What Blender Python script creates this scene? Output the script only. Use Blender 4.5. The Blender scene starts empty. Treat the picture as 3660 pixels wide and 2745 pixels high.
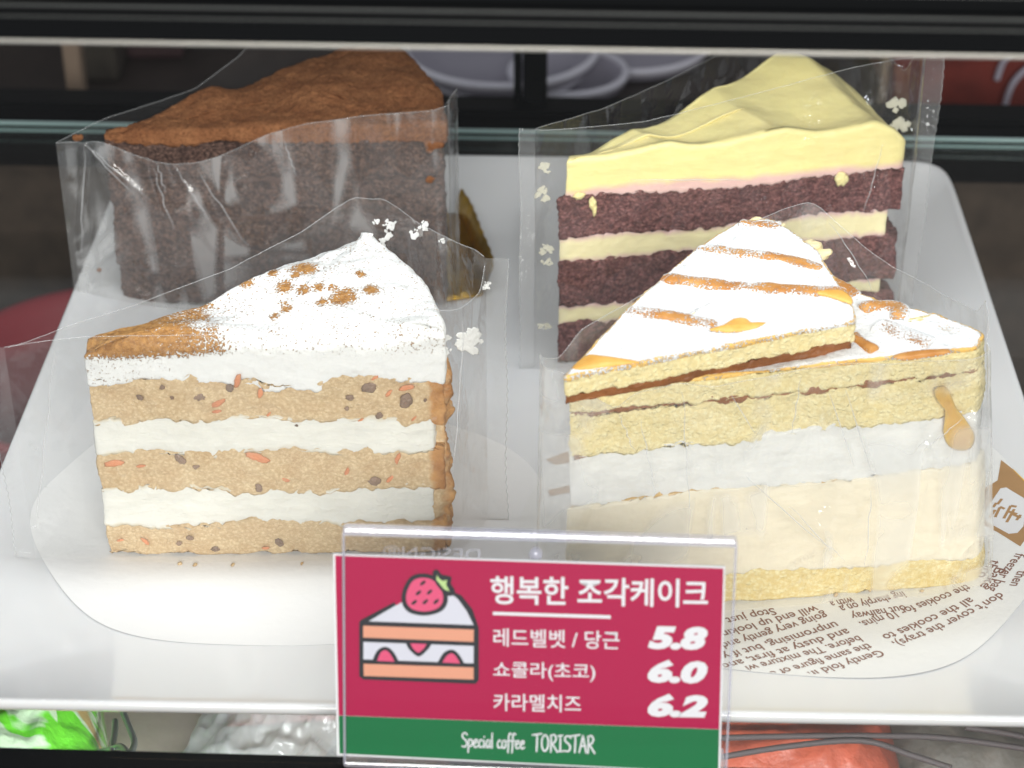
import bpy, math, random
import numpy as np
from mathutils import Vector, Matrix

random.seed(5)
S = bpy.context.scene
COL = S.collection
CM = 0.01                     # everything below is written in centimetres
PXW, PXH, FPX = 3660, 2745, 7600.0
PITCH = math.radians(32.0)

# ------------------------------------------------------------------ camera
CAM = np.array([0.0, -51.53, 38.40])
cam = bpy.data.cameras.new('camera')
cam.sensor_width = 36.0
cam.lens = FPX / PXW * 36.0
cam.clip_start = 0.02
cam.clip_end = 50
cam.dof.use_dof = True
cam.dof.focus_distance = 0.635
cam.dof.aperture_fstop = 15
cam_o = bpy.data.objects.new('camera', cam)
cam_o.location = CAM * CM
cam_o.rotation_euler = (math.pi / 2 - PITCH, 0, 0)
COL.objects.link(cam_o)
S.camera = cam_o

# ------------------------------------------------------------------ world and lamps
w = bpy.data.worlds.new('World')
S.world = w
w.use_nodes = True
w.node_tree.nodes['Background'].inputs['Color'].default_value = (0.93, 0.96, 1.0, 1)
w.node_tree.nodes['Background'].inputs['Strength'].default_value = 0.36


def area(name, loc, target, sx, sy, power, col):
    l = bpy.data.lights.new(name, 'AREA')
    l.shape = 'RECTANGLE'
    l.size, l.size_y = sx * CM, sy * CM
    l.energy = power
    l.color = col
    o = bpy.data.objects.new(name, l)
    o.location = Vector(loc) * CM
    o.rotation_euler = (Vector(target) - Vector(loc)).to_track_quat('-Z', 'Y').to_euler()
    COL.objects.link(o)
    return o


# led strip of the display case, tucked behind the black top rail
area('led_strip', (0, 2.0, 22.9), (0, 5.0, 0), 40, 2.0, 0.44, (0.95, 0.98, 1.0))
# unseen fill strip added behind the bottom rail to brighten the lower deck
area('lower_fill_strip', (0, -9.6, -2.3), (0, 0, -10), 40, 0.8, 0.8, (0.97, 0.98, 1.0))
# unseen front fill for the shop's light, set low to reach under the roof
area('front_fill_lamp', (18, -190, 100), (0, 0, 3), 150, 50, 47, (1.0, 0.97, 0.93))

vs = S.view_settings
vs.view_transform = 'Standard'
vs.look = 'None'
vs.exposure = 0.12
vs.gamma = 1.0
S.cycles.use_denoising = True
S.cycles.max_bounces = 10
S.cycles.transparent_max_bounces = 32
S.cycles.diffuse_bounces = 3
S.cycles.glossy_bounces = 4
S.cycles.transmission_bounces = 6
S.cycles.caustics_reflective = False
S.cycles.caustics_refractive = False
S.cycles.sample_clamp_indirect = 6

# ------------------------------------------------------------------ pixel -> direction helpers
FW = np.array([0, math.cos(PITCH), -math.sin(PITCH)])
UP = np.array([0, math.sin(PITCH), math.cos(PITCH)])
RT = np.array([1.0, 0, 0])


def ray(x, y):
    return FW * FPX + RT * (x - PXW / 2) + UP * (PXH / 2 - y)


def g(x, y, z=0.0):                       # point where a pixel's ray meets height z
    r = ray(x, y)
    return CAM + r * (z - CAM[2]) / r[2]


def onplane(x, y, P0, n):
    r = ray(x, y)
    return CAM + r * ((np.asarray(P0, float) - CAM) @ n) / (r @ n)


# ------------------------------------------------------------------ noise
def vnoise(P, seed=0):
    P = np.asarray(P, float)
    i = np.floor(P).astype(np.int64)
    f = P - i
    u = f * f * f * (f * (f * 6 - 15) + 10)
    out = np.zeros(len(P))
    for dx in (0, 1):
        for dy in (0, 1):
            for dz in (0, 1):
                n = ((i[:, 0] + dx) * 73856093) ^ ((i[:, 1] + dy) * 19349663) ^ ((i[:, 2] + dz) * 83492791) ^ (seed * 2654435761)
                n &= 0xffffffff
                n = ((n ^ (n >> 13)) * 1274126177) & 0xffffffff
                n = ((n ^ (n >> 15)) * 668265263) & 0xffffffff
                n ^= n >> 16
                v = n / 2147483648.0 - 1
                wgt = (u[:, 0] if dx else 1 - u[:, 0]) * (u[:, 1] if dy else 1 - u[:, 1]) * (u[:, 2] if dz else 1 - u[:, 2])
                out += v * wgt
    return out


def fbm(P, freq, octv=3, seed=0, gain=0.5):
    P = np.asarray(P, float) * freq
    a, s = 1.0, 0.0
    out = np.zeros(len(P))
    for k in range(octv):
        out += a * vnoise(P + 17.9 * k, seed + k)
        s += a
        a *= gain
        P = P * 2.03
    return out / s


def smooth(a, b, x):
    t = np.clip((x - a) / (b - a), 0, 1)
    return t * t * (3 - 2 * t)


# ------------------------------------------------------------------ mesh helpers
def finish(o, parent, label=None, cat=None, group=None, kind=None):
    COL.objects.link(o)
    if parent is not None:
        o.parent = parent
        o.matrix_parent_inverse = parent.matrix_basis.inverted() if parent.type == 'EMPTY' else Matrix.Identity(4)
    if label:
        o['label'] = label
    if cat:
        o['category'] = cat
    if group:
        o['group'] = group
    if kind:
        o['kind'] = kind
    return o


def mesh(name, V, quads=None, tris=None, mat=None, parent=None, sm=True, attrs=None, **kw):
    V = np.asarray(V, np.float32) * CM
    q = np.zeros((0, 4), np.int32) if quads is None or len(quads) == 0 else np.asarray(quads, np.int32)
    t = np.zeros((0, 3), np.int32) if tris is None or len(tris) == 0 else np.asarray(tris, np.int32)
    me = bpy.data.meshes.new(name)
    me.vertices.add(len(V))
    me.vertices.foreach_set('co', V.ravel())
    nl = q.size + t.size
    me.loops.add(nl)
    me.loops.foreach_set('vertex_index', np.concatenate([q.ravel(), t.ravel()]))
    me.polygons.add(len(q) + len(t))
    st = np.concatenate([np.arange(len(q)) * 4, len(q) * 4 + np.arange(len(t)) * 3])
    me.polygons.foreach_set('loop_start', st.astype(np.int32))
    me.polygons.foreach_set('use_smooth', np.full(len(q) + len(t), sm))
    me.update(calc_edges=True)
    if attrs:
        for k, a in attrs.items():
            at = me.attributes.new(k, 'FLOAT', 'POINT')
            at.data.foreach_set('value', np.asarray(a, np.float32))
    if mat is not None:
        me.materials.append(mat)
    o = bpy.data.objects.new(name, me)
    return finish(o, parent, **kw)


def thing(name, label, cat, loc=(0, 0, 0), group=None):
    o = bpy.data.objects.new(name, None)
    o.empty_display_size = 0.02
    o.location = Vector(loc) * CM
    return finish(o, None, label, cat, group)


def normals(V, q, t):
    N = np.zeros_like(V)
    for F in (q, t):
        if F is None or len(F) == 0:
            continue
        F = np.asarray(F)
        a, b, c = V[F[:, 0]], V[F[:, 1]], V[F[:, 2]]
        d = V[F[:, 3]] if F.shape[1] == 4 else a
        n = np.cross(c - a, d - b) if F.shape[1] == 4 else np.cross(b - a, c - a)
        for k in range(F.shape[1]):
            np.add.at(N, F[:, k], n)
    L = np.linalg.norm(N, axis=1)
    L[L == 0] = 1
    return N / L[:, None]


def grid_quads(nu, nv, closed=False):          # index = v*nu+u
    u = np.arange(nu if closed else nu - 1)
    v = np.arange(nv - 1)
    U, Vv = np.meshgrid(u, v)
    U, Vv = U.ravel(), Vv.ravel()
    U2 = (U + 1) % nu
    return np.stack([Vv * nu + U, Vv * nu + U2, (Vv + 1) * nu + U2, (Vv + 1) * nu + U], 1)


def resample(P, n, closed=False):
    P = np.asarray(P, float)
    if closed:
        P = np.vstack([P, P[:1]])
    d = np.concatenate([[0], np.cumsum(np.linalg.norm(np.diff(P, axis=0), axis=1))])
    s = np.linspace(0, d[-1], n + 1)[:-1] if closed else np.linspace(0, d[-1], n)
    return np.stack([np.interp(s, d, P[:, k]) for k in range(P.shape[1])], 1)


def catmull(P, n=12, closed=False):
    P = [np.asarray(p, float) for p in P]
    m = len(P)
    out = []
    for i in range(m if closed else m - 1):
        if closed:
            a, b, c, d = P[(i - 1) % m], P[i], P[(i + 1) % m], P[(i + 2) % m]
        else:
            a, b, c, d = P[max(i - 1, 0)], P[i], P[i + 1], P[min(i + 2, m - 1)]
        for t in np.linspace(0, 1, n, endpoint=False):
            out.append(0.5 * (2 * b + (c - a) * t + (2 * a - 5 * b + 4 * c - d) * t * t + (3 * b - a - 3 * c + d) * t ** 3))
    if not closed:
        out.append(P[-1])
    return np.array(out)


def slab(outline, zb, zt, ds=0.07, rt=0.0, rb=0.0, rings=3, inset=0.0):
    """closed solid over a star-shaped outline; returns V, quads, tris, info"""
    O = np.asarray(outline, float)
    tg = np.roll(O, -1, 0) - np.roll(O, 1, 0)
    tg /= np.linalg.norm(tg, axis=1)[:, None]
    nr = np.stack([tg[:, 1], -tg[:, 0]], 1)
    O = O - nr * inset
    N = len(O)
    ZB, ZT = zb(O), zt(O)
    nz = max(3, int(np.ceil((ZT - ZB).max() / ds)))
    rows, s = [], np.linspace(0, 1, nz + 1)
    for sv in s:
        z = ZB + (ZT - ZB) * sv
        ins = np.zeros(N)
        if rt:
            d = np.clip(rt - (ZT - z), 0, rt)
            ins += rt - np.sqrt(np.maximum(rt * rt - d * d, 0))
        if rb:
            d = np.clip(rb - (z - ZB), 0, rb)
            ins += rb - np.sqrt(np.maximum(rb * rb - d * d, 0))
        rows.append(np.column_stack([O - nr * ins[:, None], z]))
    c = O.mean(0)
    top = rows[-1][:, :2]
    for t in np.linspace(1, 0, rings + 1)[1:-1]:
        XY = c + (top - c) * t
        rows.append(np.column_stack([XY, zt(XY)]))
    V = np.vstack(rows)
    nr_rows = len(rows)
    q = grid_quads(N, nr_rows, True)
    ct = len(V)
    V = np.vstack([V, [[c[0], c[1], zt(c[None])[0]]], [[c[0], c[1], zb(c[None])[0]]]])
    k = np.arange(N)
    base = (nr_rows - 1) * N
    t1 = np.stack([base + k, base + (k + 1) % N, np.full(N, ct)], 1)
    t2 = np.stack([(k + 1) % N, k, np.full(N, ct + 1)], 1)
    side = np.zeros(len(V))
    side[:(nz + 1) * N] = 1
    return V, q, np.vstack([t1, t2]), dict(N=N, nz=nz, side=side)


def rough(V, q, t, amps, seed=0, keep_bottom=None):
    """push vertices along their normals: amps = [(freq per cm, amplitude cm, octaves)]"""
    n = normals(V, q, t)
    d = np.zeros(len(V))
    for k, (f, a, o) in enumerate(amps):
        d += a * fbm(V, f, o, seed + 31 * k)
    V2 = V + n * d[:, None]
    if keep_bottom is not None:
        V2[:, 2] = np.maximum(V2[:, 2], keep_bottom)
    return V2


def tube(pts, r, n=8, closed=False, caps=True):
    P = np.asarray(pts, float)
    m = len(P)
    rr = np.full(m, r) if np.isscalar(r) else np.asarray(r, float)
    T = np.gradient(P, axis=0)
    if closed:
        T = np.roll(P, -1, 0) - np.roll(P, 1, 0)
    T /= np.linalg.norm(T, axis=1)[:, None] + 1e-12
    up = np.array([0, 0, 1.0]) if abs(T[0][2]) < 0.9 else np.array([1.0, 0, 0])
    V = []
    A = np.cross(T[0], up)
    A /= np.linalg.norm(A)
    for i in range(m):
        A = A - T[i] * (A @ T[i])
        A /= np.linalg.norm(A) + 1e-12
        B = np.cross(T[i], A)
        for k in range(n):
            th = 2 * math.pi * k / n
            V.append(P[i] + rr[i] * (math.cos(th) * A + math.sin(th) * B))
    V = np.array(V)
    q = grid_quads(n, m, True)
    if closed:
        k = np.arange(n)
        q = np.vstack([q, np.stack([(m - 1) * n + k, (m - 1) * n + (k + 1) % n, (k + 1) % n, k], 1)])
        return V, q, None
    t = []
    if caps:
        V = np.vstack([V, P[:1], P[-1:]])
        for k in range(n):
            t.append([(k + 1) % n, k, m * n])
            t.append([(m - 1) * n + k, (m - 1) * n + (k + 1) % n, m * n + 1])
    return V, q, t


def lathe(profile, c, n=64):
    P = np.asarray(profile, float)
    th = np.linspace(0, 2 * math.pi, n, endpoint=False)
    V = np.array([[c[0] + r * math.cos(a), c[1] + r * math.sin(a), c[2] + z] for r, z in P for a in th])
    return V, grid_quads(n, len(P), True)


def bevel_box(cx, cy, cz, sx, sy, sz, b=0.1, rz=0.0):
    """box with chamfered edges"""
    hx, hy, hz = sx / 2, sy / 2, sz / 2
    b = min(b, hx * 0.9, hy * 0.9, hz * 0.9)
    import bmesh
    bm = bmesh.new()
    bmesh.ops.create_cube(bm, size=1)
    for v in bm.verts:
        v.co = Vector((v.co.x * sx, v.co.y * sy, v.co.z * sz))
    bmesh.ops.bevel(bm, geom=bm.edges[:], offset=b, segments=2, affect='EDGES', profile=0.6)
    bm.verts.ensure_lookup_table()
    c, s = math.cos(rz), math.sin(rz)
    V = np.array([[cx + v.co.x * c - v.co.y * s, cy + v.co.x * s + v.co.y * c, cz + v.co.z] for v in bm.verts])
    q = [[v.index for v in f.verts] for f in bm.faces if len(f.verts) == 4]
    t = [[v.index for v in f.verts] for f in bm.faces if len(f.verts) == 3]
    bm.free()
    return V, q, t


# ------------------------------------------------------------------ materials
def srgb(r, g_, b):
    f = lambda c: c / 12.92 if c <= 0.04045 else ((c + 0.055) / 1.055) ** 2.4
    return (f(r / 255), f(g_ / 255), f(b / 255), 1)


class NT:
    def __init__(s, name):
        s.m = bpy.data.materials.new(name)
        s.m.use_nodes = True
        s.t = s.m.node_tree
        s.t.nodes.clear()
        s.out = s.t.nodes.new('ShaderNodeOutputMaterial')
        s.co = None

    def n(s, typ, **kw):
        nd = s.t.nodes.new('ShaderNode' + typ)
        for k, v in kw.items():
            if k.startswith('_'):
                setattr(nd, k[1:], v)
            else:
                key = k.replace('__', ' ')
                s.put(nd, key, v)
        return nd

    def put(s, nd, key, v):
        sock = nd.inputs[int(key[1:])] if key[0] == 'i' and key[1:].isdigit() else nd.inputs[key]
        if isinstance(v, bpy.types.NodeSocket):
            s.t.links.new(v, sock)
        else:
            sock.default_value = v

    def obj(s):
        if s.co is None:
            s.co = s.t.nodes.new('ShaderNodeTexCoord').outputs['Object']
        return s.co

    def mapped(s, scale):
        return s.n('Mapping', Vector=s.obj(), Scale=scale).outputs[0]

    def noise(s, scale, detail=3, rough_=0.55, vec=None, dist=0.0):
        return s.n('TexNoise', Vector=vec or s.obj(), Scale=scale, Detail=detail, Roughness=rough_, Distortion=dist).outputs['Fac']

    def voro(s, scale, feat='F1', vec=None):
        return s.n('TexVoronoi', _feature=feat, Vector=vec or s.obj(), Scale=scale).outputs['Distance']

    def rng(s, v, a, b, c=0.0, d=1.0):
        return s.n('MapRange', Value=v, From__Min=a, From__Max=b, To__Min=c, To__Max=d).outputs[0]

    def math(s, op, a, b=0.0):
        return s.n('Math', _operation=op, i0=a, i1=b).outputs[0]

    def mix(s, f, a, b):
        nd = s.t.nodes.new('ShaderNodeMix')
        nd.data_type = 'RGBA'
        for k, v in ((0, f), (6, a), (7, b)):
            if isinstance(v, bpy.types.NodeSocket):
                s.t.links.new(v, nd.inputs[k])
            else:
                nd.inputs[k].default_value = v
        return nd.outputs[2]

    def attr(s, name):
        return s.n('Attribute', _attribute_name=name).outputs['Fac']

    def bump(s, h, dist, strength=1.0, nrm=None):
        nd = s.n('Bump', Height=h, Distance=dist, Strength=strength)
        if nrm is not None:
            s.put(nd, 'Normal', nrm)
        return nd.outputs[0]

    def fresnel(s, ior, nrm=None, cap=1.0):
        # a thin sheet reflects alike from both sides
        bf = s.n('NewGeometry').outputs['Backfacing']
        f = s.n('Fresnel', IOR=s.rng(bf, 0.0, 1.0, ior, 1.0 / ior))
        if nrm is not None:
            s.put(f, 'Normal', nrm)
        return s.math('MINIMUM', f.outputs[0], cap)

    def done(s, sh):
        s.t.links.new(sh, s.out.inputs['Surface'])
        return s.m

    def bsdf(s, col, ro=0.6, nrm=None, metal=0.0, spec=0.5, sss=0.0, rad=(1, 0.7, 0.5), ssc=0.003, coat=0.0, trans=0.0, **kw):
        b = s.n('BsdfPrincipled', Base__Color=col, Roughness=ro, Metallic=metal)
        b.inputs['Specular IOR Level'].default_value = spec
        if sss:
            b.inputs['Subsurface Weight'].default_value = sss
            b.inputs['Subsurface Radius'].default_value = rad
            b.inputs['Subsurface Scale'].default_value = ssc
        if coat:
            b.inputs['Coat Weight'].default_value = coat
            b.inputs['Coat Roughness'].default_value = 0.08
        if trans:
            b.inputs['Transmission Weight'].default_value = trans
        if nrm is not None:
            s.put(b, 'Normal', nrm)
        return s.done(b.outputs[0])


def plain(name, col, ro=0.5, metal=0.0, bump=None, spec=0.5, var=0.0, **kw):
    t = NT(name)
    c = col
    if var:
        f = t.rng(t.noise(90, 4), 0.3, 0.7)
        c = t.mix(f, tuple(x * (1 - var) for x in col[:3]) + (1,), tuple(min(1, x * (1 + var)) for x in col[:3]) + (1,))
    nrm = t.bump(t.noise(bump[0], 4), bump[1]) if bump else None
    return t.bsdf(c, ro, nrm, metal, spec, **kw)


def sponge(name, light, mid, dark, pore=900, crust=None, bumpd=0.0004, low=60, con=0.6):
    """cake crumb: open pores, lighter walls, slow drift of tone"""
    t = NT(name)
    n1 = t.noise(low, 4)
    n2 = t.noise(pore * 0.8, 4, 0.62)
    n3 = t.noise(pore * 0.28, 3, 0.6)
    v = t.voro(pore, 'F1', t.n('Mapping', Vector=t.obj(), Scale=(1, 1, 1.35)).outputs[0])
    pores = t.math('MULTIPLY', t.rng(v, 0.35, 0.75), t.rng(n2, 0.40, 0.62))
    c = t.mix(t.rng(n1, 0.3, 0.7), mid, light)
    c = t.mix(t.math('MULTIPLY', t.rng(n3, 0.35, 0.65), 0.5), c, light)
    c = t.mix(t.math('MULTIPLY', t.rng(n2, 0.58, 0.40), con), c, dark)
    c = t.mix(t.math('MULTIPLY', pores, con), c, dark)
    if crust:
        cr = t.rng(t.math('ADD', t.attr('crust'), t.math('MULTIPLY', t.math('SUBTRACT', t.noise(260, 4), 0.5), 0.9)), 0.35, 0.7)
        c = t.mix(cr, c, t.mix(t.rng(t.noise(150, 4), 0.35, 0.65), crust[0], crust[1]))
    h = t.math('SUBTRACT', n2, t.math('MULTIPLY', pores, 0.6))
    nrm = t.bump(h, bumpd)
    return t.bsdf(c, 0.9, nrm, spec=0.2)


def cream(name, col, edge=None, bumpd=0.0004, sss=0.25, streak=True, ro=0.45):
    t = NT(name)
    n1 = t.noise(1.0, 4, vec=t.mapped((70, 70, 260)))
    n2 = t.noise(420, 4)
    dk = tuple(x * 0.93 for x in col[:3]) + (1,)
    c = t.mix(t.rng(n1, 0.35, 0.65), dk, col)
    if edge:
        e = t.rng(t.math('ADD', t.attr('edge'), t.math('MULTIPLY', t.math('SUBTRACT', t.noise(160, 3), 0.5), 0.6)), 0.25, 0.95)
        c = t.mix(e, c, edge)
    nrm = t.bump(n1, bumpd * 1.2)
    nrm = t.bump(n2, bumpd * 0.5, 1.0, nrm)
    nrm = t.bump(t.noise(1.0, 3, 0.6, vec=t.mapped((160, 160, 420)), dist=0.5), bumpd * 0.5, 1.0, nrm)
    return t.bsdf(c, ro, nrm, spec=0.4, sss=sss, rad=(1, 0.9, 0.75), ssc=0.004)


def film_mat(name, haze=0.06, bumpd=0.0006, tint=(0.985, 0.985, 0.98, 1), ior=1.42, ro=0.06, smear=0.0, streak=0.0, lean=0.55):
    t = NT(name)
    wr = t.noise(35, 3, 0.5, dist=0.6)
    fine = t.noise(1.0, 3, vec=t.mapped((220, 220, 60)))
    cell = t.n('TexVoronoi', _feature='F1', Vector=t.n('Mapping', Vector=t.obj(), Scale=(1, 1, 0.55)).outputs[0], Scale=62.0).outputs['Distance']
    nrm = t.bump(wr, bumpd * 4)
    nrm = t.bump(cell, bumpd * 7, 1.0, nrm)
    nrm = t.bump(fine, bumpd, 0.6, nrm)
    fr = t.fresnel(ior, nrm, 0.35)
    gl = t.n('BsdfGlossy', Color=(1, 1, 1, 1), Roughness=ro, Normal=nrm).outputs[0]
    tr = t.n('BsdfTransparent', Color=tint).outputs[0]
    a = t.n('MixShader', i0=fr, i1=tr, i2=gl).outputs[0]
    df = t.n('BsdfDiffuse', Color=(0.9, 0.91, 0.92, 1)).outputs[0]
    tl = t.n('BsdfTranslucent', Color=(0.9, 0.91, 0.92, 1)).outputs[0]
    hz = t.n('MixShader', i0=0.35, i1=df, i2=tl).outputs[0]
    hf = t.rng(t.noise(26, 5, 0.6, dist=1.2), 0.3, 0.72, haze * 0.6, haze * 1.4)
    if streak:  # painted glare: white reflection streaks mixed into the film's haze
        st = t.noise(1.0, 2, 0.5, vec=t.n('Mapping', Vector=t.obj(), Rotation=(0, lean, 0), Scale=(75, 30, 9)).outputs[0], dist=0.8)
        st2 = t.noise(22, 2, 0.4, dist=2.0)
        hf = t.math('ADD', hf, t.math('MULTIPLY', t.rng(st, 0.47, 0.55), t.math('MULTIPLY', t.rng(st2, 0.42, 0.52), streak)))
    if smear:
        sm = t.math('MULTIPLY', t.rng(t.noise(170, 5, 0.7), 0.62, 0.72), smear)
        hf = t.math('MAXIMUM', hf, t.math('MULTIPLY', sm, t.rng(t.noise(18, 2), 0.5, 0.62)))
    return t.done(t.n('MixShader', i0=hf, i1=a, i2=hz).outputs[0])


def clear_mat(name, tint, ior=1.45, ro=0.02, haze=0.0, hazecol=(0.9, 0.9, 0.95, 1)):
    t = NT(name)
    fr = t.fresnel(ior)
    gl = t.n('BsdfGlossy', Color=(1, 1, 1, 1), Roughness=ro).outputs[0]
    tr = t.n('BsdfTransparent', Color=tint).outputs[0]
    a = t.n('MixShader', i0=fr, i1=tr, i2=gl).outputs[0]
    if haze:
        a = t.n('MixShader', i0=haze, i1=a, i2=t.n('BsdfDiffuse', Color=hazecol).outputs[0]).outputs[0]
    return t.done(a)


M = {}
M['black'] = plain('black_aluminium', (0.004, 0.0045, 0.005, 1), 0.33, bump=(900, 0.00003), spec=0.12)
M['lip'] = plain('brushed_aluminium', (0.62, 0.60, 0.54, 1), 0.35, 0.9)
M['shelf'] = clear_mat('shelf_glass', (0.93, 0.96, 0.95, 1), 1.25)
M['shelf_edge'] = plain('shelf_glass_edge', (0.42, 0.56, 0.56, 1), 0.15)
M['pane'] = clear_mat('front_pane_glass', (0.985, 0.99, 0.988, 1), 1.2)
M['acrylic'] = clear_mat('acrylic_sheet', (0.985, 0.985, 0.99, 1), 1.22, 0.03)
M['acrylic_edge'] = clear_mat('acrylic_edge', (0.86, 0.86, 0.92, 1), 1.9, 0.06, 0.25, (0.86, 0.86, 0.95, 1))


def porcelain():
    t = NT('porcelain')
    return t.bsdf((0.80, 0.805, 0.815, 1), 0.10, None, spec=0.5, sss=0.08, ssc=0.003, coat=0.4)


M['plate'] = porcelain()

# carrot cake
M['carrot_sponge'] = sponge('carrot_sponge', srgb(230, 208, 170), srgb(212, 184, 146), srgb(172, 138, 98), 950, con=0.5, low=130, bumpd=0.0003,
                            crust=(srgb(206, 156, 100), srgb(168, 118, 72)))
M['carrot_cream'] = cream('carrot_cream', (0.84, 0.825, 0.755, 1), edge=srgb(214, 196, 158), bumpd=0.0007)


def frosting_mat():
    t = NT('carrot_frosting')
    n2 = t.noise(160, 4, 0.55)
    n3 = t.noise(500, 3)
    col = (0.87, 0.87, 0.85, 1)
    d = t.attr('cinnamon')
    grain = t.noise(1500, 2, 0.6)
    fac = t.rng(t.math('ADD', d, t.math('MULTIPLY', t.math('SUBTRACT', grain, 0.5), 2.6)), 0.60, 0.86)
    pc = t.mix(t.rng(t.noise(700, 3), 0.35, 0.68), srgb(194, 144, 84), srgb(150, 104, 56))
    c = t.mix(fac, col, pc)
    nrm = t.bump(n2, 0.0006)
    nrm = t.bump(n3, 0.0002, 1, nrm)
    nrm = t.bump(t.math('MULTIPLY', fac, grain), 0.0005, 1, nrm)
    return t.bsdf(c, 0.6, nrm, spec=0.3, sss=0.2, rad=(1, 0.95, 0.85), ssc=0.004)


M['frosting'] = frosting_mat()
M['shred'] = plain('carrot_shred', srgb(222, 146, 106), 0.5, sss=0.2, ssc=0.002, var=0.15)
M['raisin'] = plain('raisin', srgb(144, 120, 102), 0.45, bump=(600, 0.0005), var=0.3)

# chocolate cake
M['choc_sponge'] = sponge('chocolate_sponge', srgb(128, 102, 90), srgb(92, 68, 60), srgb(34, 23, 22), 760, bumpd=0.0010, con=0.85)
M['ganache'] = cream('ganache', srgb(84, 62, 54), bumpd=0.0003, sss=0.05)


def cocoa_mat():
    t = NT('cocoa_powder')
    n1 = t.noise(120, 4)
    n2 = t.noise(1100, 4, 0.7)
    v = t.rng(t.noise(420, 3), 0.55, 0.75)
    c = t.mix(t.rng(n1, 0.3, 0.7), srgb(142, 92, 60), srgb(168, 116, 78))
    c = t.mix(t.rng(n2, 0.45, 0.75), c, srgb(104, 64, 40))
    c = t.mix(t.math('MULTIPLY', v, 0.6), c, srgb(98, 60, 38))
    nrm = t.bump(t.noise(420, 5, 0.75), 0.0015)
    nrm = t.bump(n2, 0.0006, 1, nrm)
    return t.bsdf(c, 0.95, nrm, spec=0.1)


M['cocoa'] = cocoa_mat()
M['gold'] = plain('gold_card', srgb(190, 150, 50), 0.32, 0.85, bump=(240, 0.0008), var=0.3)

# red velvet cake
M['velvet_sponge'] = sponge('velvet_sponge', srgb(156, 108, 104), srgb(130, 86, 85), srgb(58, 31, 34), 800, bumpd=0.0009, con=0.85)
M['velvet_cream'] = cream('velvet_cream', srgb(248, 236, 188), edge=srgb(226, 186, 184))
M['velvet_frosting'] = cream('velvet_frosting', srgb(253, 237, 166), edge=srgb(236, 196, 188), bumpd=0.00035, sss=0.3, ro=0.38)

# caramel cheesecake
M['plain_sponge'] = sponge('vanilla_sponge', srgb(250, 240, 196), srgb(244, 230, 174), srgb(222, 198, 136), 800, bumpd=0.0006)
M['base_sponge'] = sponge('base_sponge', srgb(244, 232, 184), srgb(236, 218, 156), srgb(214, 180, 96), 700, bumpd=0.0004)
M['white_cream'] = cream('white_cream', (0.84, 0.835, 0.80, 1), bumpd=0.0004)
M['cheese'] = cream('cheese_filling', srgb(246, 235, 210), bumpd=0.0003)
M['caramel'] = plain('caramel', srgb(220, 172, 100), 0.15, var=0.2, sss=0.5, ssc=0.003)
M['caramel_dark'] = plain('caramel_crust', srgb(138, 84, 42), 0.5, bump=(600, 0.0006), var=0.3)


def sugar_mat(name, base1, base2, thresh=0.5):
    t = NT(name)
    d = t.attr('sugar')
    grain = t.noise(1700, 2, 0.6)
    patch = t.noise(130, 4)
    v = t.math('ADD', d, t.math('MULTIPLY', t.math('SUBTRACT', grain, 0.5), 1.3))
    v = t.math('ADD', v, t.math('MULTIPLY', t.math('SUBTRACT', patch, 0.5), 0.8))
    fac = t.rng(v, thresh - 0.06, thresh + 0.10)
    b = t.mix(t.rng(t.noise(140, 4), 0.35, 0.65), base1, base2)
    c = t.mix(fac, b, (0.88, 0.88, 0.88, 1))
    nrm = t.bump(patch, 0.0007)
    nrm = t.bump(t.math('MULTIPLY', fac, t.noise(900, 4, 0.7)), 0.0007, 1, nrm)
    ro = t.rng(fac, 0, 1, 0.35, 0.9)
    b2 = t.n('BsdfPrincipled', Base__Color=c, Roughness=ro, Normal=nrm)
    b2.inputs['Specular IOR Level'].default_value = 0.3
    return t.done(b2.outputs[0])


M['sugar_top'] = sugar_mat('sugared_sponge_top', srgb(240, 200, 120), srgb(232, 182, 96))
M['caramel_stripe'] = sugar_mat('sugared_caramel_stripe', srgb(214, 158, 92), srgb(190, 128, 66), 0.55)
M['caramel_pool'] = sugar_mat('sugared_caramel_pool', srgb(240, 190, 104), srgb(226, 166, 78), 0.62)
M['nut'] = plain('almond_crumb', srgb(240, 222, 176), 0.7, bump=(700, 0.0006), var=0.12)

M['film'] = film_mat('cellophane', 0.025)
M['film_glare'] = film_mat('cellophane_glare', 0.075, 0.0008, ior=1.55, streak=0.12)  # reflected veil and faint glare streaks painted into the film
M['film_glare_streaks'] = film_mat('cellophane_glare_streaks', 0.07, 0.0008, ior=1.6, streak=0.28)  # stronger glare streaks painted into the film
M['film_creased_glare'] = film_mat('cellophane_creased_glare', 0.06, 0.0013, ior=1.55, streak=0.28, lean=-0.12)  # creased by bump, with upright glare streaks painted in
M['film_smear'] = film_mat('cellophane_smeared', 0.03, 0.0005, smear=0.6)
M['seal'] = film_mat('cellophane_seal', 0.14, 0.0012)
M['film_edge'] = clear_mat('cellophane_edge', (0.94, 0.94, 0.94, 1), 1.5, 0.1, 0.22, (0.9, 0.92, 0.93, 1))
M['crease'] = clear_mat('cellophane_crease_glint', (0.95, 0.95, 0.95, 1), 1.6, 0.12, 0.35, (0.92, 0.93, 0.95, 1))  # pale tone painted as the highlight along film folds
M['velvet_smear'] = clear_mat('thin_cream_residue', (0.95, 0.94, 0.88, 1), 1.4, 0.3, 0.6, (0.80, 0.78, 0.66, 1))
M['thin_smear'] = clear_mat('thin_white_residue', (0.95, 0.95, 0.94, 1), 1.4, 0.3, 0.8, (0.88, 0.88, 0.87, 1))
M['cream_smear'] = plain('cream_residue', (0.84, 0.84, 0.82, 1), 0.5, bump=(500, 0.0006))


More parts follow.
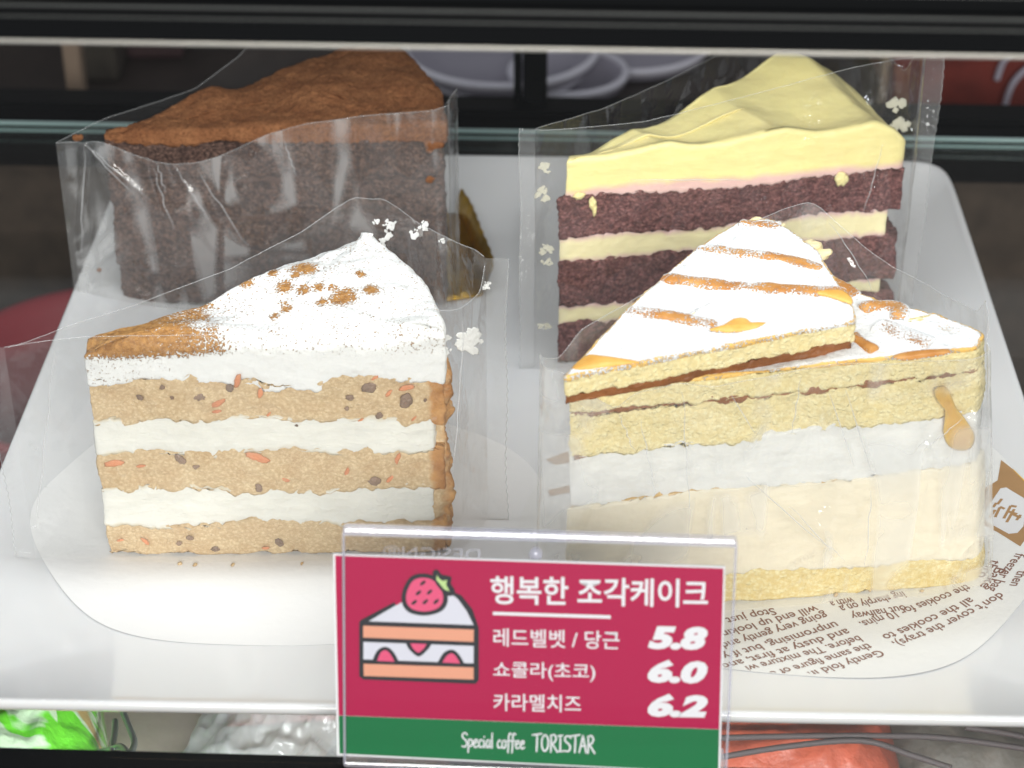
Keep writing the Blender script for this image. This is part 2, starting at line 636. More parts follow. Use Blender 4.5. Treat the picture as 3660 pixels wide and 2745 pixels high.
def paper_mat(name, col):
    t = NT(name)
    nrm = t.bump(t.noise(300, 4), 0.00015)
    b = t.n('BsdfPrincipled', Base__Color=col, Roughness=0.6, Normal=nrm)
    tl = t.n('BsdfTranslucent', Color=col).outputs[0]
    return t.done(t.n('MixShader', i0=0.05, i1=b.outputs[0], i2=tl).outputs[0])


M['parchment'] = paper_mat('parchment', (0.92, 0.92, 0.92, 1))
M['printed'] = paper_mat('greaseproof_paper', (0.90, 0.90, 0.89, 1))
M['brown_ink'] = plain('brown_ink', srgb(140, 104, 92), 0.6)
M['jar_ink'] = plain('jar_ink', srgb(176, 138, 96), 0.6, var=0.08)
M['yellow_ink'] = plain('yellow_ink', srgb(240, 190, 50), 0.6)

# price card
M['card_white'] = plain('card_white', (0.80, 0.80, 0.82, 1), 0.35)
M['card_red'] = plain('card_crimson', srgb(176, 2, 70), 0.35)
M['card_green'] = plain('card_green', srgb(12, 112, 62), 0.35)
M['ink_black'] = plain('ink_black', (0.018, 0.019, 0.024, 1), 0.4)
M['ink_grey'] = plain('ink_pale_grey', srgb(216, 216, 226), 0.4)
M['ink_salmon'] = plain('ink_salmon', srgb(230, 160, 130), 0.4)
M['ink_pink'] = plain('ink_pink', srgb(226, 84, 124), 0.4)
M['ink_leaf'] = plain('ink_leaf', srgb(184, 212, 140), 0.4)

# ================================================================== DISPLAY CASE
YAW = math.radians(-2.3)
CX, SX = math.cos(YAW), math.sin(YAW)


def yawed(V, pivot=(0, 0)):
    V = np.asarray(V, float).copy()
    x, y = V[:, 0] - pivot[0], V[:, 1] - pivot[1]
    V[:, 0], V[:, 1] = pivot[0] + x * CX - y * SX, pivot[1] + x * SX + y * CX
    return V


def extrude_profile(prof, x0, x1):
    """profile list of (y, z), swept along x, closed"""
    P = np.asarray(prof, float)
    n = len(P)
    V = np.vstack([np.column_stack([np.full(n, x), P]) for x in (x0, x1)])
    q = [[k, (k + 1) % n, n + (k + 1) % n, n + k] for k in range(n)]
    c0, c1 = len(V), len(V) + 1
    V = np.vstack([V, [[x0, *P.mean(0)]], [[x1, *P.mean(0)]]])
    t = [[(k + 1) % n, k, c0] for k in range(n)] + [[n + k, n + (k + 1) % n, c1] for k in range(n)]
    return V, q, t


case = thing('display_case', 'black framed refrigerated display case with glass shelf around the cakes', 'display case', (0, 10, -12))
# top rail: stepped aluminium extrusion, front face towards the viewer
zr = 21.22
prof = [(-11.0, zr), (-11.0, zr + .42), (-11.09, zr + .46), (-11.09, zr + .50), (-11.0, zr + .54), (-10.96, zr + .60), (-10.96, zr + .70),
        (-11.12, zr + .74), (-11.16, zr + .80), (-11.12, zr + .86), (-10.98, zr + .9), (-10.98, zr + 1.22), (-11.1, zr + 1.27), (-11.1, zr + 2.6),
        (-9.6, zr + 2.6), (-9.6, zr + 1.2), (-10.2, zr + 1.0), (-10.2, zr)]
V, q, t = extrude_profile(prof, -26, 26)
mesh('top_rail', yawed(V, (0, -11)), q, t, M['black'], case, False)
M['ridge_glint'] = plain('aluminium_ridge_glint', (0.10, 0.105, 0.10, 1), 0.3, 0.6)  # grey strips painted as highlight lines on the black rail
for zz, hh, yy in ((0.53, 0.03, -11.1), (0.80, 0.05, -11.165), (1.24, 0.02, -11.1)):
    V, q, t = bevel_box(0, yy, zr + zz, 52, 0.03, hh, 0.008)
    mesh('rail_ridge_glint', yawed(V, (0, -11)), q, t, M['ridge_glint'], case, False)
V, q, t = bevel_box(0, -10.63, zr - 0.045, 52, 0.86, 0.085, 0.02)
mesh('rail_lip', yawed(V, (0, -11)), q, t, M['lip'], case, False)
V, q, t = bevel_box(0, 12.5, zr + 3.2, 66, 48, 1.0, 0.1)
mesh('roof_panel', yawed(V, (0, -11)), q, t, M['black'], case, False)
# bottom rail, the price sign stands on it
RB = g(1830, 2722, 1.0)
V, q, t = extrude_profile([(RB[1], 1.0), (RB[1] - 0.06, 1.06), (RB[1] - 2.6, 1.06), (RB[1] - 2.7, 1.0), (RB[1] - 2.7, -14), (RB[1], -14)], -26, 26)
mesh('bottom_rail', yawed(V, (0, RB[1])), q[:], t, M['black'], case, False)
# front pane between the rails
V, q, t = bevel_box(0, -10.45, 11.2, 52, 0.3, 20.0, 0.03)
mesh('front_pane', yawed(V, (0, -10.45)), q, t, M['pane'], case, False)
# glass shelf
V, q, t = bevel_box(0, 12.2, -1.5, 62, 41.0, 0.5, 0.04)
shelf = mesh('glass_shelf', yawed(V, (0, 33)), q, t, M['shelf'], case, False)
for dz, hh in ((-1.33, 0.17), (-1.66, 0.10)):
    V, q, t = bevel_box(0, 32.78, dz, 62, 0.12, hh, 0.03)
    mesh('shelf_edge', yawed(V, (0, 33)), q, t, M['shelf_edge'], shelf, False)
# rear frame of the case: lower track and a stile between the sliding doors
V, q, t = extrude_profile([(34.2, -4.1), (34.2, -3.9), (34.0, -3.8), (34.0, -1.35), (34.15, -1.25), (34.15, -0.95), (35.6, -0.95), (35.6, -4.1)], -34, 34)
mesh('rear_rail', yawed(V, (0, 34)), q, t, M['black'], case, False)
for px0, px1, dy in ((1836, 1866, 35.2), (1868, 1956, 34.9)):
    a, b = onplane(px0, 300, (0, dy, 0), np.array([0, 1.0, 0])), onplane(px1, 300, (0, dy, 0), np.array([0, 1.0, 0]))
    V, q, t = bevel_box((a[0] + b[0]) / 2, dy + 0.4, 5.5, b[0] - a[0], 0.9, 13.6, 0.12)
    mesh('door_stile', V, q, t, M['black'], case, False)
M['panel'] = plain('rear_panel_board', srgb(72, 58, 50), 0.5, var=0.25)
V, q, t = bevel_box(0, 36.2, -9.2, 66, 1.0, 10.0, 0.1)
mesh('rear_panel', yawed(V, (0, 34)), q, t, M['panel'], case, False)
for sx in (-1, 1):
    V, q, t = bevel_box(sx * 31.6, 12.5, -7.9, 0.8, 47, 12.4, 0.1)
    mesh('side_panel', V, q, t, M['panel'], case, False)
# lower deck of the case, and the slats that carry it
t = NT('lower_deck_board')
nn = t.noise(1.0, 4, vec=t.mapped((60, 5, 5)))
M['deck'] = t.bsdf(t.mix(t.rng(nn, 0.3, 0.7), srgb(66, 50, 40), srgb(98, 78, 62)), 0.4, t.bump(nn, 0.0006))
V, q, t = bevel_box(0, 14, -14.5, 64, 46, 1.0, 0.1)
mesh('lower_deck', V, q, t, M['deck'], case, False)
for yy in (17.5, 27.5):
    V, q, t = bevel_box(0, yy, -13.4, 62, 1.6, 1.2, 0.15)
    mesh('deck_batten', V, q, t, M['black'], case, False)

# ================================================================== PLATE
PC = (0.52, 8.85)
PHX, PHY = 16.35, 16.85
PROT = math.radians(-1.5)


def plate_t(xy):
    """0 at the centre, 1 on the rim"""
    xy = np.asarray(xy, float)
    x, y = xy[:, 0] - PC[0], xy[:, 1] - PC[1]
    c, s = math.cos(-PROT), math.sin(-PROT)
    u, v = (x * c - y * s) / PHX, (x * s + y * c) / PHY
    return (np.abs(u) ** 26 + np.abs(v) ** 26) ** (1 / 26.0)


def plate_z(xy):
    t_ = plate_t(xy)
    return 0.95 * np.clip((t_ - 0.70) / 0.30, 0, 1) ** 1.9


th = np.linspace(0, 2 * math.pi, 720, endpoint=False)
ca, sa = np.cos(th), np.sin(th)
rad = 1.0 / (np.abs(ca) ** 26 + np.abs(sa) ** 26) ** (1 / 26.0)
ring_def = [(tt, None) for tt in np.concatenate([np.linspace(0.02, 0.7, 10), np.linspace(0.72, 0.985, 20)])]
ring_def += [(0.996, 0.95), (1.0, 0.93), (1.003, 0.86), (1.003, 0.74), (0.998, 0.60), (0.985, 0.46), (0.95, 0.22), (0.85, -0.25), (0.72, -0.55), (0.66, -0.7), (0.655, -1.24), (0.63, -1.24), (0.62, -0.7), (0.02, -0.55)]
rows = []
for tt, zz in ring_def:
    x, y = ca * rad * tt * PHX, sa * rad * tt * PHY
    c, s = math.cos(PROT), math.sin(PROT)
    X, Y = PC[0] + x * c - y * s, PC[1] + x * s + y * c
    Z = plate_z(np.column_stack([X, Y])) if zz is None else np.full(720, zz)
    rows.append(np.column_stack([X, Y, Z]))
V = np.vstack(rows)
q = grid_quads(720, len(rows), True)
k = np.arange(720)
V = np.vstack([V, [[PC[0], PC[1], 0]], [[PC[0], PC[1], -0.55]]])
t1 = np.stack([(k + 1) % 720, k, np.full(720, len(V) - 2)], 1)
t2 = np.stack([(len(rows) - 1) * 720 + k, (len(rows) - 1) * 720 + (k + 1) % 720, np.full(720, len(V) - 1)], 1)
mesh('serving_plate', V, q, np.vstack([t1, t2]), M['plate'], None, True,
     label='square white porcelain plate with raised rim carrying four cake slices', cat='plate')

# ================================================================== CAKE HELPERS


def wedge(tip, rot, ang, R, ds=0.07, Rb=None):
    rot, ang = math.radians(rot), math.radians(ang)
    Rb = Rb or R
    d = lambda a, r: np.array([tip[0] + r * math.cos(a), tip[1] + r * math.sin(a)])
    P = [np.array(tip, float), d(rot, R)]
    for f in np.linspace(0, 1, 14)[1:-1]:
        P.append(d(rot + ang * f, R + (Rb - R) * f))
    P.append(d(rot + ang, Rb))
    return soften(P, ds)


def soften(P, ds=0.07, it=3):
    P = np.array(P, float)
    per = np.linalg.norm(np.roll(P, -1, 0) - P, axis=1).sum()
    O = resample(P, int(per / ds), True)
    for _ in range(it):
        O = 0.25 * np.roll(O, 1, 0) + 0.5 * O + 0.25 * np.roll(O, -1, 0)
    return O


def P3(O, z):
    return np.column_stack([O, np.full(len(O), z)])


def zfun(z0, sx=0.0, sy=0.0, o=(0, 0), amp=0.05, f=0.35, amp2=0.05, f2=2.2, seed=0):
    def fn(xy):
        xy = np.asarray(xy, float)
        p = P3(xy, 0.0)
        return z0 + sx * (xy[:, 0] - o[0]) + sy * (xy[:, 1] - o[1]) + amp * fbm(p, f, 2, seed) + amp2 * fbm(p, f2, 3, seed + 9) + (0.08 if amp2 > 0.04 else 0) * fbm(p, 5.5, 2, seed + 13)
    return fn


def layer(name, outline, zb, zt, mat, parent, amps, seed, inset=0.0, rt=0.0, rb=0.0, rings=3, ds=0.07, attrs=None, bottom=None, post=None, label=None):
    V, q, t, inf = slab(outline, zb, zt, ds, rt, rb, rings, inset)
    V0 = V
    V = rough(V, q, t, amps, seed, bottom)
    if post:
        V = post(V)
    at = attrs(V0, inf) if attrs else None
    return mesh(name, V, q, t, mat, parent, True, at, label=label)


def blob(c, r, n=10, seed=0, sq=(1, 1, 1), nz=0.25, rot=0.0):
    """small irregular lump"""
    th = np.linspace(0, 2 * math.pi, n, endpoint=False)
    ph = np.linspace(-math.pi / 2, math.pi / 2, n // 2 + 2)[1:-1]
    P = np.array([[math.cos(p) * math.cos(a), math.cos(p) * math.sin(a), math.sin(p)] for p in ph for a in th] + [[0, 0, -1], [0, 0, 1]])
    P = P * (1 + nz * fbm(P * 1.3 + seed * 3.7, 1.2, 2, seed))[:, None]
    P = P * np.array(sq)
    cr, sr = math.cos(rot), math.sin(rot)
    P = np.column_stack([P[:, 0] * cr - P[:, 2] * sr, P[:, 1], P[:, 0] * sr + P[:, 2] * cr])
    m = len(ph)
    q = grid_quads(n, m, True)
    k = np.arange(n)
    t = np.vstack([np.stack([(k + 1) % n, k, np.full(n, m * n)], 1), np.stack([(m - 1) * n + k, (m - 1) * n + (k + 1) % n, np.full(n, m * n + 1)], 1)])
    return P * r + np.asarray(c, float), q, t


def edge_attr(V, inf):
    """1 at the top and bottom of the layer's side, 0 in the middle"""
    N, nz = inf['N'], inf['nz']
    a = np.zeros(len(V))
    s = np.repeat(np.abs(np.linspace(-1, 1, nz + 1)), N)
    a[:(nz + 1) * N] = s ** 2
    return {'edge': a}


# ================================================================== CARROT CAKE
CT, CROT, CANG, CR = (-12.2, 0.1), 1.0, 40.0, 10.25
carrot = thing('carrot_cake_slice', 'carrot cake slice with two cream layers and white frosting dusted with cinnamon', 'cake slice', (-6, 3, 0))
oc = wedge(CT, CROT, CANG, CR)
sp_amps = [(0.9, 0.12, 2), (3.5, 0.07, 3), (10.0, 0.03, 2)]
cr_amps = [(0.6, 0.06, 2), (3.0, 0.03, 2)]


def crust_attr(V, inf):
    d = np.hypot(V[:, 0] - CT[0], V[:, 1] - CT[1])
    return {'crust': smooth(CR - 0.75, CR - 0.2, d) * 0.9}


def bz(z, seed, **k):
    return zfun(z, amp=0.20, f=0.30, amp2=0.13, f2=2.4, seed=seed, **k)


lv = [0.0, 1.15, 2.37, 3.70, 4.88, 6.20]
zs = [zfun(0.06, amp=0, amp2=0)] + [bz(z, 20 + i) for i, z in enumerate(lv) if i]
over = lambda f, d: (lambda xy: f(xy) + d)
sponges = []
for i, (a, b, kind) in enumerate(((0, 1, 's'), (1, 2, 'c'), (2, 3, 's'), (3, 4, 'c'), (4, 5, 's'))):
    if kind == 's':
        o = layer('sponge_layer', oc, over(zs[a], -0.05 if a else 0), over(zs[b], 0.09), M['carrot_sponge'], carrot, sp_amps, 40 + i, attrs=crust_attr, bottom=0.035)
        sponges.append(o)
    else:
        oi = wedge(CT, CROT, CANG, CR - 0.32)
        layer('cream_layer', oi, over(zs[a], -0.05), over(zs[b], 0.09), M['carrot_cream'], carrot, [(0.6, 0.10, 2), (3.0, 0.05, 3)], 60 + i, inset=0.0, attrs=lambda V, inf: {'edge': edge_attr(V, inf)['edge'] ** 3 * 0.75})
# browned outer crust running down the round side
a0, a1 = math.radians(CROT + 1.5), math.radians(CROT + CANG - 0.5)
an = np.linspace(a0, a1, 70)
outer = [(CT[0] + (CR + 0.10) * math.cos(a), CT[1] + (CR + 0.10) * math.sin(a)) for a in an]
inner = [(CT[0] + (CR - 0.42) * math.cos(a), CT[1] + (CR - 0.42) * math.sin(a)) for a in an[::-1]]
layer('crust', soften(outer + inner), zfun(0.06, amp=0, amp2=0), zfun(6.15, seed=3), M['carrot_sponge'], carrot, [(0.8, 0.24, 2), (2.6, 0.22, 3), (9, 0.06, 2)], 71,
      attrs=lambda V, inf: {'crust': 0.12 + 0.62 * smooth(CR - 0.35, CR + 0.15, np.hypot(V[:, 0] - CT[0], V[:, 1] - CT[1]))}, bottom=0.035)

# frosting with a soft swoop along the cut edge
u_dir = np.array([math.cos(math.radians(CROT)), math.sin(math.radians(CROT))])


def loc(xy, tip, rot):
    r = math.radians(rot)
    x, y = xy[:, 0] - tip[0], xy[:, 1] - tip[1]
    return x * math.cos(r) + y * math.sin(r), -x * math.sin(r) + y * math.cos(r)


def carrot_top(xy):
    u, v = loc(xy, CT, CROT)
    z = 7.42 + 0.03 * u
    z += 0.16 * np.exp(-((v - 0.55) / 0.5) ** 2) * (0.35 + 0.65 * np.sin(u * 0.85 - 1.6))
    z += 0.10 * np.sin(u * 0.7 + v * 1.1)
    z += 0.10 * fbm(P3(xy, 0), 0.8, 2, 5)
    return z


def cinn(V, inf):
    u, v = loc(V[:, :2], CT, CROT)
    n1 = fbm(P3(V[:, :2], 0), 1.2, 3, 81)
    d = 0.33 + 0.16 * n1
    d = np.maximum(d, 1.30 * (1 - smooth(1.6, 6.2, u + 0.2 * v + 1.5 * n1 + 0.3)))
    for px, py, r in ((1090, 975, .42), (980, 985, .2), (1020, 1035, .30), (1085, 1050, .26), (1140, 1043, .2), (1225, 1080, .46), (1290, 1000, .2),
                      (1330, 1060, .28), (1020, 1105, .24), (980, 1125, .2), (1190, 1045, .16), (1150, 1090, .2), (880, 1010, .25), (1060, 1000, .18)):
        c = g(px, py, 7.55)
        dd = np.hypot(V[:, 0] - c[0], (V[:, 1] - c[1]) * 0.75)
        d = np.maximum(d, 1.25 - 0.75 * (dd / r) ** 1.3 + 0.35 * n1)
    up = smooth(6.85, 7.25, V[:, 2])
    tipz = (1 - smooth(1.2, 4.0, u))
    d = d * up + (1 - up) * (0.42 * tipz - 0.12)
    return {'cinnamon': d}


def frost_post(V):
    u, v = loc(V[:, :2], CT, CROT)
    sag = (1 - smooth(6.2, 6.9, V[:, 2])) * fbm(P3(V[:, :2], 0), 1.3, 2, 91) * 0.25
    V = V.copy()
    V[:, 2] += np.where(V[:, 2] < 6.9, sag, 0)
    return V


layer('frosting', wedge(CT, CROT, CANG, CR + 0.05, 0.06), over(bz(6.2, 25), -0.07), carrot_top, M['frosting'], carrot,
      [(0.7, 0.10, 2), (2.6, 0.04, 2), (9, 0.012, 2)], 15, inset=0.0, rt=0.42, rings=90, ds=0.06, attrs=cinn, post=frost_post)


def splat(c, n, r, seed, asp=1.0, th_=0.05, roll=0.0, ragged=0.55):
    """thin ragged smear lying on a surface with normal n"""
    n = np.asarray(n, float) / np.linalg.norm(n)
    a = np.cross([0, 0, 1.0], n)
    a /= np.linalg.norm(a)
    b = np.cross(n, a)
    a, b = a * math.cos(roll) + b * math.sin(roll), b * math.cos(roll) - a * math.sin(roll)
    m, k = 48, 7
    t_ = np.linspace(0, 2 * math.pi, m, endpoint=False)
    rr = 1 + ragged * fbm(np.column_stack([np.cos(t_) * 1.2 + seed * 2.71, np.sin(t_) * 1.2 + seed * 1.37, t_ * 0 + seed * 5.3]), 1.0, 4, seed, 0.6)
    rows = []
    for j in range(k):
        f = (j + 1) / k
        h = th_ * (1 - f ** 2.5) * (1 + 0.8 * fbm(np.column_stack([np.cos(t_) * f * 3, np.sin(t_) * f * 3, t_ * 0 + seed]), 1.5, 2, seed + 2))
        rows.append(np.asarray(c, float) + np.outer(rr * f * r * asp * np.cos(t_), a) + np.outer(rr * f * r / asp * np.sin(t_), b) + np.outer(h, n))
    V = np.vstack(rows + [[np.asarray(c, float) + n * th_], [np.asarray(c, float) - n * 0.01]])
    kk = np.arange(m)
    t1 = np.stack([kk, (kk + 1) % m, np.full(m, m * k)], 1)
    t2 = np.stack([(k - 1) * m + (kk + 1) % m, (k - 1) * m + kk, np.full(m, m * k + 1)], 1)
    return V, grid_quads(m, k, True)[:, ::-1], np.vstack([t1, t2])


def puddle(pts3, n, th_, seed):
    """smooth glossy pool over a traced outline"""
    P = resample(catmull([np.asarray(p, float) for p in pts3], 8, True), 72, True)
    n = np.asarray(n, float) / np.linalg.norm(n)
    c = P.mean(0)
    rows = []
    for f in (0.2, 0.4, 0.6, 0.75, 0.87, 0.95, 1.0):
        q_ = c + (P - c) * f
        h = th_ * (1 - f ** 3) ** 0.6 * (1 + 0.5 * fbm(q_, 1.6, 2, seed))
        rows.append(q_ + np.outer(h - 0.012 * f, n))
    V = np.vstack(rows + [[c + n * th_], [c - n * 0.03]])
    m, k = 72, 7
    kk = np.arange(m)
    t1 = np.stack([kk, (kk + 1) % m, np.full(m, m * k)], 1)
    t2 = np.stack([(k - 1) * m + (kk + 1) % m, (k - 1) * m + kk, np.full(m, m * k + 1)], 1)
    q_ = grid_quads(m, k, True)[:, ::-1]
    V0 = V[t1[0]]
    if np.cross(V0[1] - V0[0], V0[2] - V0[0]) @ n < 0:
        q_, t1, t2 = q_[:, ::-1], t1[:, ::-1], t2[:, ::-1]
    return V, q_, np.vstack([t1, t2]), {'sugar': np.concatenate([np.repeat(np.array([0, 0, 0, .1, .3, .5, .7]) - 0.05, m), [0, 0]])}


def flecks(c, n, r, seed, k=9):
    """a smear broken into thin flecks, one mesh"""
    rd = random.Random(seed)
    n = np.asarray(n, float) / np.linalg.norm(n)
    a = np.cross([0, 0, 1.0], n)
    a /= np.linalg.norm(a)
    b = np.cross(n, a)
    Vs, Qs, Ts, n0 = [], [], [], 0
    for i in range(k):
        d = rd.uniform(0, 1) ** 0.7 * r * 1.1
        t_ = rd.uniform(0, 6.28)
        V, q_, t2 = splat(np.asarray(c, float) + a * d * math.cos(t_) + b * d * math.sin(t_) * 0.8, n, r * rd.uniform(0.16, 0.5), seed * 7 + i, rd.uniform(0.7, 1.5), 0.004, rd.uniform(0, 3), 0.7)
        Vs.append(V)
        Qs.append(np.asarray(q_) + n0)
        Ts.append(np.asarray(t2) + n0)
        n0 += len(V)
    return np.vstack(Vs), np.vstack(Qs), np.vstack(Ts)


# carrot shreds and raisins pressed into the cut faces
face_n = np.array([math.sin(math.radians(CROT)), -math.cos(math.radians(CROT)), 0])
fp = np.array([CT[0], CT[1], 0]) + face_n * 0.035
shreds = [(850, 1360, 40, 1.2), (930, 1405, 34, 1.5), (780, 1440, 42, .5), (960, 1480, 16, .9), (1340, 1350, 22, .6), (1390, 1405, 26, .9), (1455, 1385, 40, .3),
          (1480, 1495, 18, .8), (410, 1655, 50, .1), (505, 1665, 24, .2), (920, 1635, 60, -.35), (1010, 1710, 40, -.4), (1240, 1685, 26, 1.2), (1420, 1640, 34, 1.3),
          (1395, 1710, 30, .9), (430, 1930, 20, .2), (520, 1935, 30, -.8), (950, 1958, 22, .1), (775, 1470, 24, .2), (1290, 1500, 16, 0.5)]
rais = [(710, 1418, 36), (820, 1385, 26), (500, 1420, 22), (580, 1385, 18), (615, 1420, 14), (1320, 1385, 44), (1450, 1430, 44), (1250, 1420, 24), (1355, 1485, 24), (645, 1640, 34),
        (700, 1668, 20), (925, 1742, 28), (1335, 1720, 36), (1240, 1460, 16), (680, 1922, 22), (640, 1942, 18), (1000, 1938, 28), (770, 1962, 26), (1520, 1430, 12), (1060, 1520, 10)]


def pick_layer(z):
    return sponges[0] if z < 1.8 else sponges[1] if z < 4.3 else sponges[2]


for i, (px, py, L, ro_) in enumerate(shreds):
    c = onplane(px, py, fp, face_n)
    V, q, t = splat(c + face_n * 0.015, face_n, L / 119.0 / 2 * 0.85, i, 1.6, 0.03, ro_, 0.5)
    mesh('carrot_shred', V, q, t, M['shred'], pick_layer(c[2]))
for i, (px, py, L) in enumerate(rais):
    c = onplane(px, py, fp, face_n)
    V, q, t = splat(c + face_n * 0.015, face_n, L / 119.0 / 2 * 1.1, i + 50, 1.15, 0.035, i * 1.3, 0.5)
    mesh('raisin', V, q, t, M['raisin'], pick_layer(c[2]))

# ================================================================== CHOCOLATE CAKE
HT, HROT, HANG, HR = (-14.15, 15.2), 0.0, 40.0, 11.8
choc = thing('chocolate_cake_slice', 'dark chocolate cake slice with cocoa powder on top, on gold card', 'cake slice', (-7, 18, 0))
oh = wedge(HT, HROT, HANG, HR, 0.09)
hl = [0.0, 1.55, 1.75, 3.5, 3.7, 5.0, 5.18, 6.55]
hz = [zfun(0.12, amp=0, amp2=0)] + [zfun(z, amp=0.08, amp2=0.05, seed=120 + i) for i, z in enumerate(hl) if i]
for i in range(7):
    if i % 2 == 0:
        layer('sponge_layer', oh, hz[i], over(hz[i + 1], 0.03), M['choc_sponge'], choc, [(0.8, 0.10, 2), (3.5, 0.09, 3), (9, 0.04, 2)], 140 + i, ds=0.09, bottom=0.1)
    else:
        layer('ganache_layer', oh, over(hz[i], -0.02), over(hz[i + 1], 0.03), M['ganache'], choc, [(1.5, 0.05, 2)], 140 + i, inset=0.05, ds=0.09)


def choc_top(xy):
    u, v = loc(xy, HT, HROT)
    z = 6.88 + 0.035 * u + 0.16 * np.sin(u * 0.9 + 0.5) * smooth(0.3, 2.5, v) * smooth(3, 7, u) + 0.25 * smooth(0.5, 3, v) + 0.22 * fbm(P3(xy, 0), 0.45, 2, 33)
    z += 0.12 * np.sin(u * 1.6 + v) * smooth(0.5, 3, v)
    return z


layer('cocoa_topping', wedge(HT, HROT, HANG, HR + 0.12, 0.08), over(hz[7], -0.03), choc_top, M['cocoa'], choc,
      [(0.8, 0.14, 2), (3, 0.06, 3), (7, 0.035, 2)], 17, rt=0.2, rings=80, ds=0.08)
# gold card under the slice, its round edge turned up past the cake
gp = []
gold_px = [(1560, 720), (1625, 735), (1660, 790), (1695, 880), (1735, 985), (1728, 1040)]
outer = [g(x, y, 0.25)[:2] for x, y in gold_px]
gp = [np.array([HT[0] + 0.4, HT[1] + 0.3]), np.array([HT[0] + 11.6, HT[1] + 0.25])] + outer[::-1]
gp.append(np.array([HT[0] + 11 * math.cos(math.radians(38)), HT[1] + 11 * math.sin(math.radians(38))]))
layer('gold_card', soften(gp, 0.12), zfun(0.03, amp=0, amp2=0), lambda xy: np.full(len(xy), 0.11), M['gold'], choc, [(0.5, 0.0, 1)], 5, ds=0.05)
gl_ = resample(catmull([np.array([x, y, 0]) for x, y in outer[1:]], 8), 40)
rows = []
for zz, off in ((0.08, 0.0), (0.5, 0.08), (0.95, 0.25)):
    rows.append(gl_ + np.array([off, off * 0.3, zz]) + np.column_stack([0.025 * np.sin(np.arange(40) * 1.6) * zz, np.zeros(40), np.zeros(40)]))
for zz, off in ((0.95, 0.29), (0.5, 0.12), (0.08, 0.04)):
    rows.append(gl_ + np.array([off, off * 0.3, zz]) + np.column_stack([0.025 * np.sin(np.arange(40) * 1.6) * zz, np.zeros(40), np.zeros(40)]))
mesh('gold_card_lip', np.vstack(rows), grid_quads(40, 6), None, M['gold'], choc)

# ================================================================== RED VELVET CAKE
VT, VROT, VANG, VR = (1.5, 11.2), 11.0, 30.5, 12.1
velvet = thing('red_velvet_cake_slice', 'dark red velvet cake slice with thick wavy pale yellow frosting', 'cake slice', (8, 15, 0))
ov = wedge(VT, VROT, VANG, VR, 0.08)
vl = [0.0, 1.57, 2.18, 3.9, 4.85, 6.34]
vz = [zfun(0.06, amp=0, amp2=0)] + [zfun(z, amp=0.10, amp2=0.07, f2=1.6, seed=220 + i) for i, z in enumerate(vl) if i]
for i in range(5):
    if i % 2 == 0:
        layer('sponge_layer', ov, vz[i], over(vz[i + 1], 0.03), M['velvet_sponge'], velvet, [(0.8, 0.13, 2), (3.5, 0.08, 3), (10, 0.05, 2)], 240 + i, ds=0.08, bottom=0.035)
    else:
        layer('cream_layer', wedge(VT, VROT, VANG, VR - 0.45, 0.08), over(vz[i], -0.02), over(vz[i + 1], 0.03), M['velvet_cream'], velvet, cr_amps, 240 + i,
              inset=0.02, ds=0.07, attrs=edge_attr)


def velvet_top(xy):
    u, v = loc(xy, VT, VROT)
    z = 7.48 + 0.025 * u
    ph = u + 0.45 * v + 0.25 * np.sin(v * 0.9)
    for c, a, wl, wr in ((3.75, 0.42, 1.9, 0.8), (7.7, 0.52, 2.4, 0.95), (11.6, 0.42, 2.0, 0.9), (0.4, 0.22, 1.2, 0.9)):
        d = ph - c
        z += a * np.where(d < 0, np.exp(-(np.abs(d) / wl) ** 1.6), np.exp(-(np.abs(d) / wr) ** 1.5))
    z += 0.75 * smooth(0.8, 6.0, v) * smooth(3.0, 9.5, u)
    z += 0.10 * np.exp(-(v / 0.45) ** 2)
    z += 0.06 * fbm(P3(xy, 0), 0.7, 2, 44)
    z -= 0.6 * smooth(10.6, 12.1, np.hypot(u, v))
    return z


def vedge(V, inf):
    return {'edge': 1.15 * (1 - smooth(6.35, 6.95, V[:, 2] + 0.15 * fbm(V, 0.9, 2, 7)))}


layer('frosting', soften(wedge(VT, VROT, VANG, VR + 0.05, 0.07), 0.07, 40), over(vz[5], -0.03), velvet_top, M['velvet_frosting'], velvet,
      [(0.7, 0.06, 1), (2.2, 0.015, 2)], 18, rt=0.22, rings=100, ds=0.07, attrs=vedge)
nv = np.array([math.sin(math.radians(VROT)), -math.cos(math.radians(VROT)), 0])
for i, (px, py, r, asp) in enumerate(((3010, 640, .26, .9), (2118, 728, .17, .7), (2125, 752, .12, .6), (2070, 700, .16, 1.3), (2850, 1000, .1, 1))):
    c = onplane(px, py, np.array([VT[0], VT[1], 0]) + nv * 0.05, nv)
    V, q, t = splat(c, nv, r, 9 + i, asp, 0.07)
    mesh('frosting_drip', V, q, t, M['velvet_frosting'], velvet)

# ================================================================== CARAMEL CHEESECAKE
KT, KROT = np.array([1.5, -2.8]), 7.5


def spread(V, k=0.085, zt_=8.3, x0=1.5):
    """the slice settles wider towards its base"""
    V = V.copy()
    V[:, 0] += (V[:, 0] - x0) * k * np.clip(1 - V[:, 2] / zt_, 0, 1)
    return V


caramel = thing('caramel_cheesecake_slice', 'caramel cheesecake slice topped with a sugar dusted sponge triangle', 'cake slice', (7, 1, 0))
kp = [KT, KT + 11.42 * np.array([math.cos(math.radians(KROT)), math.sin(math.radians(KROT))])]
for x, y in ((3520, 1190), (3440, 1150), (3300, 1105), (3200, 1080), (3080, 1035), (2960, 950), (2880, 905)):
    kp.append(g(x, y, 8.25)[:2])
ok = soften(kp, 0.075, 4)


def kfun(z, tilt, seed, amp=0.08, amp2=0.06):
    return zfun(z, sx=tilt, o=tuple(KT), amp=amp, amp2=amp2, f2=1.8, seed=seed)


